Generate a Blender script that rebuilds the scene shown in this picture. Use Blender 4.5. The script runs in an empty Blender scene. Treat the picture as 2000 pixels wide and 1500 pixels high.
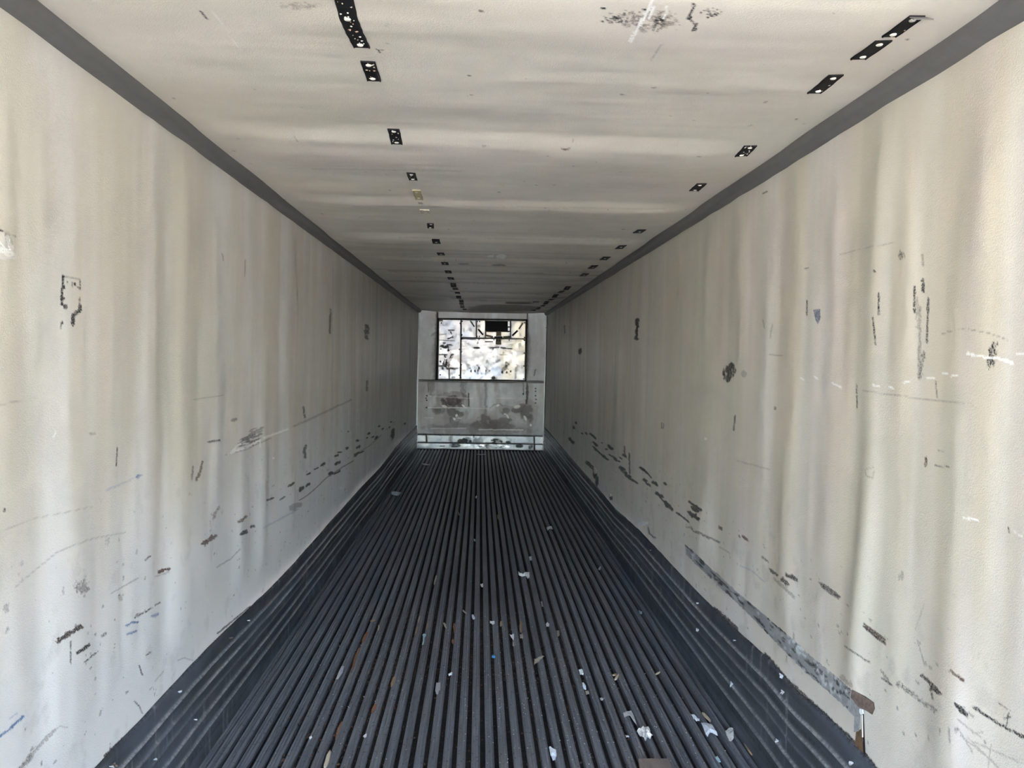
import bpy, math, random
import numpy as np
from mathutils import Matrix, Vector

# ------------------------------------------------------------------ camera, light, exposure
sc = bpy.context.scene
C = sc.collection
F = 1510.476                       # focal length in pixels of the 2000 x 1500 frame
CX, CZ = -0.04756, 1.7953          # camera stands inside the trailer, y = 0
YAW, PITCH, ROLL = 0.0423994, -0.0334082, 0.0204381
W, H, D = 2.49, 2.6912, 14.983     # inside width, height, and depth to the front wall
HW = W / 2
REAR = -3.0                        # the open rear end, pushed back out of view to flatten light fall-off
_f = np.array([math.sin(YAW) * math.cos(PITCH), math.cos(YAW) * math.cos(PITCH), math.sin(PITCH)])
_r0 = np.array([math.cos(YAW), -math.sin(YAW), 0.0])
_u0 = np.cross(_r0, _f)
_r = math.cos(ROLL) * _r0 + math.sin(ROLL) * _u0
_u = -math.sin(ROLL) * _r0 + math.cos(ROLL) * _u0
cam_d = bpy.data.cameras.new('camera')
cam = bpy.data.objects.new('camera', cam_d)
C.objects.link(cam)
cam_d.sensor_width = 36
cam_d.sensor_fit = 'HORIZONTAL'
cam_d.lens = F / 2000 * 36
cam_d.clip_start = 0.02
m = Matrix.Identity(4)
for i in range(3):
    m[i][0], m[i][1], m[i][2] = _r[i], _u[i], -_f[i]
m[0][3], m[1][3], m[2][3] = CX, 0.0, CZ
cam.matrix_world = m
sc.camera = cam

w = bpy.data.worlds.new('sky')
sc.world = w
w.use_nodes = True
nt = w.node_tree
nt.nodes.clear()
sky = nt.nodes.new('ShaderNodeTexSky')
sky.sky_type = 'NISHITA'
sky.sun_disc = False
sky.sun_elevation = math.radians(48)
sky.sun_rotation = math.radians(-27)
sky.air_density = 1.0
sky.dust_density = 3.0
bg = nt.nodes.new('ShaderNodeBackground')
bg.inputs['Strength'].default_value = 0.95
wo = nt.nodes.new('ShaderNodeOutputWorld')
nt.links.new(sky.outputs[0], bg.inputs[0])
nt.links.new(bg.outputs[0], wo.inputs[0])

sun_d = bpy.data.lights.new('sun', 'SUN')
sun = bpy.data.objects.new('sun', sun_d)
C.objects.link(sun)
sun_d.energy = 13
sun_d.color = (1.0, 0.95, 0.87)
sun_d.angle = math.radians(0.6)
sun.location = (-3, 8, 12)
sun.rotation_euler = Vector((0.30, -0.58, -0.75)).to_track_quat('-Z', 'Y').to_euler()

sc.view_settings.view_transform = 'Standard'
sc.view_settings.look = 'None'
sc.view_settings.gamma = 1
sc.view_settings.use_curve_mapping = False
sc.view_settings.exposure = 3.2
sc.cycles.max_bounces = 20
sc.cycles.diffuse_bounces = 16
sc.cycles.glossy_bounces = 6
sc.cycles.sample_clamp_indirect = 8.0

# ------------------------------------------------------------------ pixel <-> place helpers
def proj(P):
    d = P - np.array([CX, 0.0, CZ])
    z = d @ _f
    z = np.where(z > 0.05, z, 0.05)
    return 1000 + F * (d @ _r) / z, 750 - F * (d @ _u) / z

def ray(px, py):
    return (px - 1000) / F * _r + (750 - py) / F * _u + _f

def hit(px, py, axis, val):
    d = ray(px, py)
    o = np.array([CX, 0.0, CZ])
    t = (val - o[axis]) / d[axis]
    return o + t * d

def on_floor(px, py, z=0.0): return hit(px, py, 2, z)
def on_ceil(px, py): return hit(px, py, 2, H - 0.004)
def on_front(px, py, y=None): return hit(px, py, 1, D if y is None else y)
def on_side(px, py, s, off=0.0): return hit(px, py, 0, s * (HW - off))

# ------------------------------------------------------------------ noise for shapes and wear
_rs = np.random.RandomState(7)
_T = _rs.rand(256, 256).astype(np.float32)

def vnoise(x, y, seed=0):
    x = x + seed * 17.31
    y = y + seed * 9.77
    xi = np.floor(x).astype(np.int64); yi = np.floor(y).astype(np.int64)
    fx = x - xi; fy = y - yi
    fx = fx * fx * (3 - 2 * fx); fy = fy * fy * (3 - 2 * fy)
    a = _T[xi & 255, yi & 255]; b = _T[(xi + 1) & 255, yi & 255]
    c = _T[xi & 255, (yi + 1) & 255]; d = _T[(xi + 1) & 255, (yi + 1) & 255]
    return (a * (1 - fx) + b * fx) * (1 - fy) + (c * (1 - fx) + d * fx) * fy

def fbm(x, y, seed=0, octs=4, gain=0.5):
    s = 0.0; a = 1.0; t = 0.0
    for i in range(octs):
        s = s + a * vnoise(x * 2 ** i, y * 2 ** i, seed + i * 3)
        t += a; a *= gain
    return s / t

def sstep(a, b, x):
    t = np.clip((x - a) / (b - a), 0, 1)
    return t * t * (3 - 2 * t)

# ------------------------------------------------------------------ wear layers stored on the surfaces
DARK, BROWN, WHITE, BLUE, TAN, PINK, COOL, GREEN = range(8)

class Wear:
    """eight wear layers per vertex: scuffs, rust, bare patches, crayon and stains"""
    def __init__(s, P):
        s.px, s.py = proj(P)
        s.P = P
        s.L = np.zeros((len(P), 8), np.float32)

    def _box(s, x0, y0, x1, y1):
        return np.nonzero((s.px > x0) & (s.px < x1) & (s.py > y0) & (s.py < y1))[0]

    def _add(s, layer, idx, v):
        s.L[idx, layer] = np.maximum(s.L[idx, layer], np.clip(v, 0, 1))

    def line(s, layer, pts, width=2.0, k=0.9, broken=0.4, grain=5.0):
        xs = [p[0] for p in pts]; ys = [p[1] for p in pts]
        if k < .52: broken *= .55; grain *= 2.2; k *= .72
        pad = width * 2 + 4
        idx = s._box(min(xs) - pad, min(ys) - pad, max(xs) + pad, max(ys) + pad)
        if not len(idx): return
        x, y = s.px[idx], s.py[idx]
        jx = (fbm(x / 4, y / 4, 11, 2) - .5) * width * .9
        jy = (fbm(x / 4, y / 4, 12, 2) - .5) * width * .9
        best = np.full(len(idx), 1e9)
        for (ax, ay), (bx, by) in zip(pts[:-1], pts[1:]):
            dx, dy = bx - ax, by - ay
            t = np.clip(((x + jx - ax) * dx + (y + jy - ay) * dy) / (dx * dx + dy * dy + 1e-6), 0, 1)
            best = np.minimum(best, np.hypot(x + jx - ax - t * dx, y + jy - ay - t * dy))
        v = 1 - sstep(width * .5 - .4, width * .5 + 1.1, best)
        n = fbm(x / grain, y / grain, 5 + int(xs[0]) % 40, 3)
        v = v * sstep(broken - .10, broken + .10, n + .12) if broken > 0 else v
        s._add(layer, idx, v * k)

    def blob(s, layer, c, rx, ry, ang=0.0, k=0.8, cut=0.5, grain=4.0, stretch=2.5):
        R = max(rx, ry) * 1.3
        idx = s._box(c[0] - R, c[1] - R, c[0] + R, c[1] + R)
        if not len(idx): return
        x, y = s.px[idx] - c[0], s.py[idx] - c[1]
        a = math.radians(ang)
        u = (x * math.cos(a) + y * math.sin(a)) / rx
        v_ = (-x * math.sin(a) + y * math.cos(a)) / ry
        g = np.clip(1 - (u * u + v_ * v_), 0, 1)
        if rx >= ry:
            n = fbm(u * rx / grain / stretch, v_ * ry / grain, 21 + int(c[0]) % 50, 3)
        else:
            n = fbm(u * rx / grain, v_ * ry / grain / stretch, 21 + int(c[0]) % 50, 3)
        s._add(layer, idx, k * sstep(cut - .08, cut + .12, n * (0.45 + 0.75 * g)) * sstep(0, .25, g))

    def poly(s, layer, pts, k=0.8, soft=2.0, rough=1.5, broken=0.0, grain=5.0):
        xs = [p[0] for p in pts]; ys = [p[1] for p in pts]
        pad = soft * 2 + rough * 2 + 2
        idx = s._box(min(xs) - pad, min(ys) - pad, max(xs) + pad, max(ys) + pad)
        if not len(idx): return
        x = s.px[idx] + (fbm(s.px[idx] / 6, s.py[idx] / 6, 31, 3) - .5) * 2 * rough
        y = s.py[idx] + (fbm(s.px[idx] / 6, s.py[idx] / 6, 32, 3) - .5) * 2 * rough
        ins = np.zeros(len(idx), bool); best = np.full(len(idx), 1e9)
        n = len(pts)
        for i in range(n):
            (ax, ay), (bx, by) = pts[i], pts[(i + 1) % n]
            dx, dy = bx - ax, by - ay
            t = np.clip(((x - ax) * dx + (y - ay) * dy) / (dx * dx + dy * dy + 1e-6), 0, 1)
            best = np.minimum(best, np.hypot(x - ax - t * dx, y - ay - t * dy))
            c = ((ay > y) != (by > y)) & (x < dx * (y - ay) / (dy if abs(dy) > 1e-9 else 1e-9) + ax)
            ins ^= c
        sd = np.where(ins, best, -best)
        v = sstep(-soft, soft, sd)
        if broken > 0:
            v = v * sstep(broken - .1, broken + .1, fbm(x / grain, y / grain, 41 + int(xs[0]) % 30, 3) + .1)
        s._add(layer, idx, v * k)

    def write(s, me):
        for nm, a in (('marks', s.L[:, :4]), ('tints', s.L[:, 4:])):
            at = me.color_attributes.new(nm, 'FLOAT_COLOR', 'POINT')
            at.data.foreach_set('color', np.ascontiguousarray(a, np.float32).ravel())

# ------------------------------------------------------------------ materials
class Mat:
    def __init__(s, name):
        s.m = bpy.data.materials.new(name); s.m.use_nodes = True
        s.t = s.m.node_tree
        s.b = s.t.nodes['Principled BSDF']
        s.geo = None
    def n(s, typ, **kw):
        nd = s.t.nodes.new(typ)
        for k, v in kw.items(): setattr(nd, k, v)
        return nd
    def link(s, a, b): s.t.links.new(a, b)
    def pos(s):
        if not s.geo: s.geo = s.n('ShaderNodeNewGeometry')
        return s.geo.outputs['Position']
    def noise(s, scale, detail=4, rough=.55, stretch=(1, 1, 1)):
        mp = s.n('ShaderNodeMapping'); s.link(s.pos(), mp.inputs['Vector'])
        mp.inputs['Scale'].default_value = stretch
        nz = s.n('ShaderNodeTexNoise'); s.link(mp.outputs[0], nz.inputs['Vector'])
        nz.inputs['Scale'].default_value = scale
        nz.inputs['Detail'].default_value = detail
        nz.inputs['Roughness'].default_value = rough
        return nz.outputs['Fac']
    def ramp(s, val, a, b, lo=0.0, hi=1.0):
        r = s.n('ShaderNodeMapRange'); s.link(val, r.inputs['Value'])
        r.inputs['From Min'].default_value = a; r.inputs['From Max'].default_value = b
        r.inputs['To Min'].default_value = lo; r.inputs['To Max'].default_value = hi
        return r.outputs[0]
    def math(s, op, a, b):
        q = s.n('ShaderNodeMath', operation=op)
        for i, v in enumerate((a, b)):
            if isinstance(v, (int, float)): q.inputs[i].default_value = v
            else: s.link(v, q.inputs[i])
        return q.outputs[0]
    def mix(s, fac, a, b):
        q = s.n('ShaderNodeMix', data_type='RGBA')
        if isinstance(fac, (int, float)): q.inputs[0].default_value = fac
        else: s.link(fac, q.inputs[0])
        for v, i in ((a, 6), (b, 7)):
            if isinstance(v, tuple): q.inputs[i].default_value = (*v, 1)
            else: s.link(v, q.inputs[i])
        return q.outputs[2]
    def layers(s):
        out = []
        for nm in ('marks', 'tints'):
            at = s.n('ShaderNodeAttribute', attribute_name=nm)
            sp = s.n('ShaderNodeSeparateColor'); s.link(at.outputs['Color'], sp.inputs[0])
            out += [sp.outputs[0], sp.outputs[1], sp.outputs[2], at.outputs['Alpha']]
        return out
    def set(s, col=None, rough=None, metal=None, spec=None):
        for nm, v in (('Base Color', col), ('Roughness', rough), ('Metallic', metal), ('Specular IOR Level', spec)):
            if v is None: continue
            i = s.b.inputs[nm]
            if isinstance(v, tuple): i.default_value = (*v, 1)
            elif isinstance(v, (int, float)): i.default_value = v
            else: s.link(v, i)
        return s
    def bump(s, val, dist, strength=1.0):
        b = s.n('ShaderNodeBump'); b.inputs['Distance'].default_value = dist
        b.inputs['Strength'].default_value = strength
        s.link(val, b.inputs['Height']); s.link(b.outputs[0], s.b.inputs['Normal'])
        return s

def worn_mat(name, base, rough, metal=0.0, spec=.4, grain=(160, .0012), cols=None, vary=.10, stretch=(1, 1, 1), grit_scale=210, grain_mix=.16):
    M = Mat(name)
    L = M.layers()
    c = dict(dark=(.022, .020, .020), brown=(.10, .05, .035), white=(.97, .96, .93), blue=(.10, .20, .42),
             tan=(.65, .59, .475), pink=(.70, .62, .57), cool=(.82, .83, .84), green=(.60, .585, .48))
    if cols: c.update(cols)
    nz = M.noise(5.0, 6, .6, stretch)
    lo = tuple(x * (1 - vary) for x in base); hi = tuple(min(1, x * (1 + vary * .6)) for x in base)
    col = M.mix(M.ramp(nz, .3, .7), lo, hi)
    fine = M.noise(grain[0], 3, .6)
    col = M.mix(M.ramp(fine, .35, .75, 0, grain_mix), col, tuple(x * .62 for x in base))
    for layer, key in ((TAN, 'tan'), (PINK, 'pink'), (COOL, 'cool'), (GREEN, 'green')):
        col = M.mix(L[layer], col, c[key])
    grit = M.ramp(M.noise(grit_scale, 3, .65), .36, .62, .45, 1.6)
    for k in (WHITE, BLUE, BROWN, DARK):
        q = M.math('MULTIPLY', L[k], grit)
        q.node.use_clamp = True
        L[k] = q
    for layer, key in ((BLUE, 'blue'), (BROWN, 'brown'), (DARK, 'dark'), (WHITE, 'white')):
        col = M.mix(L[layer], col, c[key])
    M.set(col=col, spec=spec)
    r = M.ramp(M.noise(9, 4), .3, .7, max(.05, rough - .08), rough + .08)
    dirt = M.math('MAXIMUM', L[DARK], L[BROWN])
    r = M.math('ADD', r, M.math('MULTIPLY', dirt, .3))
    M.set(rough=r)
    if metal:
        keep = M.math('SUBTRACT', 1.0, M.math('MULTIPLY', dirt, .9))
        M.set(metal=M.math('MULTIPLY', keep, metal))
    M.bump(fine, grain[1], .6)
    return M.m

def plain_mat(name, base, rough=.6, metal=0.0, spec=.4, vary=.15, scale=40, bump=.0004, stretch=(1, 1, 1)):
    M = Mat(name)
    nz = M.noise(scale, 5, .6, stretch)
    col = M.mix(M.ramp(nz, .3, .7), tuple(x * (1 - vary) for x in base), tuple(min(1, x * (1 + vary)) for x in base))
    M.set(col=col, rough=rough, metal=metal, spec=spec)
    M.bump(nz, bump, .7)
    return M.m

WALLC = (.83, .80, .75)
mat_wall = worn_mat('liner_wall', WALLC, .38, spec=.5, grain=(230, .0023), grain_mix=.24)
mat_ceil = worn_mat('liner_ceiling', (.77, .72, .64), .40, spec=.5, grain=(230, .0020), grain_mix=.22)
mat_front = worn_mat('grey_bulkhead_board', (.58, .585, .575), .50, metal=.30, spec=.5, grain=(60, .0012), vary=.12,
                     cols=dict(dark=(.07, .068, .065), brown=(.15, .10, .09), white=(.85, .82, .76), tan=(.40, .35, .27), cool=(.72, .75, .76), pink=(.36, .27, .25)))
mat_metal = worn_mat('bare_metal_sheet', (.68, .66, .635), .42, metal=.9, grain=(30, .0009), vary=.05, stretch=(1, 1, .3),
                     cols=dict(dark=(.05, .045, .04), brown=(.16, .11, .08), white=(.95, .95, .95), tan=(.76, .69, .51), pink=(.66, .60, .575), cool=(.50, .55, .64)))
mat_kick = worn_mat('dented_kick_plate', (.58, .57, .55), .42, metal=.7, grain=(24, .0016), vary=.12,
                    cols=dict(dark=(.03, .03, .03), white=(.95, .94, .92), cool=(.44, .46, .49)))
mat_white = plain_mat('white_trim', (.86, .86, .84), .42, .7, vary=.06)
mat_black = plain_mat('black_plastic', (.009, .009, .010), .6, spec=.2, vary=.3, bump=.0006)
mat_dark = plain_mat('dark_gap', (.01, .01, .01), .8)
mat_olive = plain_mat('pale_plastic', (.42, .38, .22), .5, vary=.1)
mat_cream = plain_mat('cream_plastic', (.60, .55, .44), .5, vary=.1)
mat_rivet = plain_mat('pale_rivet', (.80, .76, .66), .35, vary=.12)
mat_rusty = plain_mat('rusty_residue', (.55, .36, .24), .7, vary=.3)
mat_label = plain_mat('olive_label', (.20, .18, .12), .6, vary=.2)
mat_ink = plain_mat('label_print', (.03, .027, .02), .6)
mat_amber = plain_mat('amber_print', (.42, .27, .07), .6)
mat_paper = plain_mat('white_paper', (.86, .87, .89), .6, vary=.06, scale=60)
mat_foil = plain_mat('dull_torn_foil', (.46, .47, .49), .4, .3, vary=.3, scale=150)
mat_bluish = plain_mat('bluish_paper', (.74, .79, .89), .55, vary=.08, scale=60)
mat_print = plain_mat('printed_paper', (.76, .76, .76), .6, vary=.25, scale=120)
mat_grey = plain_mat('grey_plastic_shard', (.52, .52, .55), .45, vary=.1)
mat_beige = plain_mat('beige_scrap', (.42, .37, .31), .65, vary=.15)
mat_wood = plain_mat('splintered_wood', (.40, .28, .18), .75, vary=.3, scale=60, stretch=(6, .6, 6))
mat_palewood = plain_mat('pale_wood', (.58, .50, .38), .7, vary=.2, scale=60, stretch=(6, .6, 6))
mat_redwood = plain_mat('reddish_wood', (.30, .14, .08), .8, vary=.3, scale=70)
mat_crumb = plain_mat('dirt_crumbs', (.035, .024, .02), .9, vary=.5)
mat_rustcrumb = plain_mat('rust_crumbs', (.085, .042, .028), .9, vary=.5)
mat_speck = plain_mat('white_specks', (.75, .76, .78), .6)
mat_bluebit = plain_mat('blue_plastic', (.04, .20, .42), .4)
mat_cyan = plain_mat('pale_cyan_plastic', (.52, .74, .82), .4)
mat_card = plain_mat('brown_board', (.20, .165, .15), .75, vary=.25, scale=30, stretch=(1, .25, 1))
mat_tape = worn_mat('metal_repair_tape', (.50, .51, .52), .42, metal=.35, grain=(120, .0015), vary=.2,
                    cols=dict(dark=(.03, .03, .03), white=(.80, .84, .86), tan=(.40, .26, .12)))
mat_tape_end = plain_mat('metal_tape_end', (.42, .43, .44), .45, .3, vary=.3, scale=90)
mat_residue = plain_mat('brown_glue_residue', (.16, .12, .10), .7, vary=.35, scale=90)
mat_raw = plain_mat('bare_wood_core', (.16, .10, .055), .85, vary=.5, scale=60, stretch=(2, 2, .5))
mat_flap = plain_mat('torn_liner', (.70, .67, .62), .6, vary=.1)

def metal_floor(name, base, rough, metal, specks=True, band=1.0):
    M = Mat(name)
    st = M.noise(26, 5, .65, (3.0, .12, 3.0))
    wide = M.noise(2.2, 4, .6, (1, .5, 1))
    col = M.mix(M.ramp(st, .3, .7), tuple(x * .6 for x in base), tuple(x * 1.45 for x in base))
    col = M.mix(M.ramp(wide, .35, .7, 0, .55), col, tuple(x * y for x, y in zip(base, (.62, .58, .58))))
    if specks:
        sp = M.noise(330, 2, .5, (1, .6, 1))
        col = M.mix(M.ramp(sp, .70, .76, 0, .75), col, (.62, .63, .66))
        sp2 = M.noise(60, 2, .5)
        col = M.mix(M.ramp(sp2, .62, .70, 0, .6), col, (.015, .013, .013))
    M.set(col=col, rough=M.ramp(st, .3, .7, rough - .08, rough + .1), metal=metal, spec=.45)
    M.bump(st, .0008, .6)
    return M.m

mat_rib = metal_floor('dull_floor_extrusion', (.19, .205, .24), .44, .25)
mat_groove = plain_mat('dirty_groove', (.024, .020, .019), .9, spec=.2, vary=.5, scale=70)
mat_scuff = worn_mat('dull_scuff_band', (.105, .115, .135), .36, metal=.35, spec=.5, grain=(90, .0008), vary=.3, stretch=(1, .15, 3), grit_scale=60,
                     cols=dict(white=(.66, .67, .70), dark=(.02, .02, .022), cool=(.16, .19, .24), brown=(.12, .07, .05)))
mat_cove = plain_mat('grey_cove', (.135, .132, .125), .5, vary=.08, scale=14, bump=.0003)
mat_ground = plain_mat('pale_concrete_yard', (.42, .405, .37), .85, vary=.12, scale=.8)

# ------------------------------------------------------------------ object helpers
def mesh_obj(name, verts, faces, mat, parent=None, smooth=False):
    me = bpy.data.meshes.new(name)
    me.from_pydata([tuple(map(float, v)) for v in verts], [], [tuple(f) for f in faces])
    me.update()
    o = bpy.data.objects.new(name, me)
    C.objects.link(o)
    me.materials.append(mat)
    if smooth: me.polygons.foreach_set('use_smooth', [True] * len(me.polygons))
    if parent is not None: o.parent = parent
    return o

def grid_obj(name, V, nu, nv, mat, parent=None, flip=False, smooth=True, wear=None):
    """V: (nu*nv,3) vertices, v fastest"""
    me = bpy.data.meshes.new(name)
    n = nu * nv
    me.vertices.add(n)
    me.vertices.foreach_set('co', np.ascontiguousarray(V, np.float32).ravel())
    i = np.arange(nu - 1)[:, None] * nv + np.arange(nv - 1)[None, :]
    i = i.ravel()
    q = np.stack([i, i + nv, i + nv + 1, i + 1], 1)
    if flip: q = q[:, ::-1]
    nf = len(q)
    me.loops.add(nf * 4)
    me.loops.foreach_set('vertex_index', np.ascontiguousarray(q, np.int32).ravel())
    me.polygons.add(nf)
    me.polygons.foreach_set('loop_start', np.arange(nf, dtype=np.int32) * 4)
    me.update(calc_edges=True)
    me.validate()
    if smooth: me.polygons.foreach_set('use_smooth', np.ones(nf, bool))
    if wear is not None: wear.write(me)
    me.materials.append(mat)
    o = bpy.data.objects.new(name, me)
    C.objects.link(o)
    if parent is not None: o.parent = parent
    return o

def structure(o):
    o['kind'] = 'structure'
    return o

def tag(o, label, cat, group=None, kind=None):
    if label: o['label'] = label
    if cat: o['category'] = cat
    if group: o['group'] = group
    if kind: o['kind'] = kind
    return o

def empty(name, loc):
    o = bpy.data.objects.new(name, None)
    C.objects.link(o)
    o.location = tuple(float(v) for v in loc)
    o.empty_display_size = .02
    return o

def prism(name, outline, extrude, mat, parent=None, inset=0.0):
    """outline: list of 3d points in a ring, extruded along a vector, with a slightly eased rim"""
    n = len(outline)
    P = [Vector(tuple(map(float, p))) for p in outline]
    e = Vector(tuple(map(float, extrude)))
    c = sum(P, Vector()) / n
    low = [p for p in P]
    mid = [p + e * .8 for p in P]
    top = [p + e + (c - p).normalized() * min(inset, (c - p).length * .3) for p in P]
    v = low + mid + top
    f = []
    for a in (0, n):
        for i in range(n):
            j = (i + 1) % n
            f.append((a + i, a + j, a + n + j, a + n + i))
    f.append(tuple(range(2 * n, 3 * n)))
    f.append(tuple(range(n - 1, -1, -1)))
    return mesh_obj(name, v, f, mat, parent)

def dome(name, c, normal, r, h, mat, parent=None, seg=10):
    nrm = Vector(tuple(map(float, normal))).normalized()
    a = nrm.orthogonal().normalized(); b = nrm.cross(a)
    c = Vector(tuple(map(float, c)))
    v = []; f = []
    for k, (rr, hh) in enumerate(((1, 0), (.85, .6), (.5, .92))):
        for i in range(seg):
            t = 2 * math.pi * i / seg
            v.append(c + (a * math.cos(t) + b * math.sin(t)) * r * rr + nrm * h * hh)
    v.append(c + nrm * h)
    for k in range(2):
        for i in range(seg):
            j = (i + 1) % seg
            f.append((k * seg + i, k * seg + j, (k + 1) * seg + j, (k + 1) * seg + i))
    for i in range(seg):
        f.append((2 * seg + i, 2 * seg + (i + 1) % seg, 3 * seg))
    return mesh_obj(name, v, f, mat, parent, smooth=True)

# ------------------------------------------------------------------ yard outside the open rear end
gv = [(-60, -120, -1.25), (60, -120, -1.25), (60, 40, -1.25), (-60, 40, -1.25),
      (-60, -120, -1.6), (60, -120, -1.6), (60, 40, -1.6), (-60, 40, -1.6)]
ground = structure(mesh_obj('ground', gv, [(0, 1, 2, 3), (0, 4, 5, 1), (1, 5, 6, 2), (2, 6, 7, 3), (3, 7, 4, 0)], mat_ground))

# ------------------------------------------------------------------ side walls
def px_spaced(dist, step, near, far):
    """positions along the trailer whose spacing shrinks towards the camera"""
    a = F * dist / far; b = F * dist / near
    n = int((b - a) / step)
    return F * dist / np.linspace(b, a, n)

SCUFF = {-1: [(187, 1498), (207, 1477), (238, 1443), (264, 1416), (298, 1380), (379, 1292), (443, 1228), (489, 1185), (531, 1145), (574, 1100),
              (663, 999), (707, 950), (742, 914), (773, 873), (807, 838)],
         1: [(1709, 1497), (1665, 1449), (1617, 1401), (1563, 1356), (1499, 1284), (1454, 1244), (1406, 1199), (1350, 1144), (1288, 1077),
             (1246, 1033), (1201, 993), (1168, 953), (1123, 903), (1072, 843)]}
_sc = {}
for s_ in (-1, 1):
    q = np.array([on_side(x, y, s_, .006) for x, y in SCUFF[s_]])
    o_ = np.argsort(q[:, 1])
    _sc[s_] = (q[o_, 1], q[o_, 2])
def scuff_top(y, s):
    return np.interp(y, _sc[s][0], _sc[s][1])

RIDGES = {-1: [(60, .004, .10, .10), (292, .004, .08, .10), (365, .006, .10, .12), (425, .006, .09, .10), (470, .004, .08, .12), (522, .006, .13, .07),
               (577, .010, .25, .025), (612, .004, .15, .12), (646, .010, .30, .03), (690, .006, .3, .08), (722, .006, .3, .1), (752, .006, .4, .1)],
          1: [(1105, .007, .4, .12), (1140, .006, .3, .12), (1175, .006, .3, .1), (1208, .008, .3, .08), (1250, .007, .22, .1), (1324, .010, .13, .10), (1376, .011, .12, .10),
              (1440, .009, .11, .09), (1500, .006, .08, .08), (1552, .008, .08, .07), (1625, .010, .08, .06), (1705, .011, .07, .06), (1770, .006, .05, .07), (1890, .009, .10, .08)]}
RY = {s: [(on_side(px, 690, s)[1], a, s1, s2) for px, a, s1, s2 in RIDGES[s]] for s in (-1, 1)}

def wall_disp(y, z, s):
    d = np.zeros_like(y)
    for k, (yc, a, s_near, s_far) in enumerate(RY[s]):
        dr = (fbm(z * 1.4, z * 0 + k * 3.3, 50 + k, 2) - .5) * .16
        amp = a * (.25 + 1.1 * sstep(.3, .7, fbm(z * .9, z * 0 + k * 5.1, 70 + k, 2)))
        t = y - yc - dr
        d += amp * np.exp(-(t / np.where(t < 0, s_near, s_far)) ** 2)
    d += (fbm(y * 2.2, z * .55, 90 + s, 3) - .5) * .026
    d += (fbm(y * 6, z * .7, 95 + s, 3) - .5) * .0085
    d *= sstep(-.02, .30, z - scuff_top(y, s)) * .95 + .05
    d *= 1 - .85 * sstep(13.6, 14.5, y)
    d *= 1 - .75 * sstep(H - .40, H - .06, z)
    return np.clip(d + .001, -.006, .026)

def build_wall(s):
    ys = np.concatenate([np.linspace(REAR, 1.5, 14)[:-1], px_spaced(HW, 1.55, 1.5, D + .02)])
    zs = np.concatenate([np.arange(.34, 1.0, .0038), np.arange(1.0, H + .03, .0048)])
    Y, Z = np.meshgrid(ys, zs, indexing='ij')
    d = wall_disp(Y, Z, s)
    P = np.stack([s * (HW - d), Y, Z], -1).reshape(-1, 3)
    P = np.ascontiguousarray(P)
    We = Wear(P)
    return ys, zs, P, We

# ---- left wall wear
ys, zs, P, A = build_wall(-1)
y_, z_ = P[:, 1], P[:, 2]
streak = fbm(y_ * 5.0, z_ * .35, 3, 4)
streak2 = fbm(y_ * 9.0, z_ * .5, 4, 4)
hi_ = sstep(.95, 1.7, z_ + (streak - .5) * .9)
A.L[:, TAN] = .62 * hi_ * sstep(.36, .66, streak) + .10 * hi_
A.L[:, PINK] = .45 * sstep(.48, .72, streak2) * sstep(.7, 1.2, z_)
A.L[:, GREEN] = .38 * sstep(.52, .75, fbm(y_ * 4.2, z_ * .4, 8, 4)) * sstep(.8, 1.4, z_)
A.L[:, COOL] = .85 * (1 - sstep(.7, 1.5, z_ + (streak - .5) * .6))
far_ = sstep(4.0, 11.0, y_)
A.L[:, GREEN] = np.maximum(A.L[:, GREEN], far_ * .55 * sstep(.3, .7, streak2))
A.poly(TAN, [(228, 150), (285, 210), (300, 420), (275, 640), (240, 740), (196, 800), (200, 640), (208, 500), (218, 300)], .55, 14, 8)
A.poly(TAN, [(-20, 60), (90, 140), (120, 420), (60, 560), (-20, 500)], .45, 30, 20)
A.L[:, DARK] = .10 * sstep(.60, .78, fbm(y_ * 14, z_ * 11, 15, 5)) * (1 - sstep(1.0, 1.7, z_)) * (1 - .6 * far_)
A.L[:, DARK] = np.maximum(A.L[:, DARK], .45 * sstep(.80, .84, fbm(y_ * 30, z_ * 42, 16, 3)) * (1 - sstep(.9, 1.5, z_)))
dk = .34 * sstep(.50, .74, fbm(y_ * 6.5, z_ * .45, 31, 4)) * (.35 + .65 * far_) * sstep(.6, 1.3, z_) + .20 * far_ * sstep(.5, .7, fbm(y_ * 9, z_ * .8, 32, 4))
A.L[:, DARK] = np.maximum(A.L[:, DARK], dk * .42)
ln = A.line; bl = A.blob; po = A.poly
# glue outline of a lost label
ln(DARK, [(123.5, 538), (122, 560), (121, 580), (120.5, 596)], 3.6, 1, .25)
ln(DARK, [(124, 559), (125, 562)], 5, 1, 0); ln(DARK, [(121, 580), (123, 583)], 5, 1, 0)
po(DARK, [(122, 595), (132, 596), (131, 603), (124, 602)], .95, .8, .6)
ln(DARK, [(124, 540), (157, 546)], 1.6, .5, .35)
ln(DARK, [(156.5, 549), (156.5, 565)], 1.8, .7, .35); ln(DARK, [(131, 552), (132, 551)], 2, .7, 0); ln(DARK, [(145, 553), (147, 556)], 3.5, .9, 0)
ln(DARK, [(141, 552), (141, 561)], 1.6, .6, .2); ln(DARK, [(151, 560), (156, 565)], 2, .7, .2)
ln(DARK, [(156, 582), (155, 598)], 2.2, .7, .45)
ln(DARK, [(157, 598), (155, 608), (144, 614), (143, 622), (142, 634)], 5.5, 1, .36, 4)
ln(DARK, [(120, 631), (122, 630)], 3, .9, 0); ln(DARK, [(119.5, 631), (119, 641)], 1.4, .7, .1)
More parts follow.
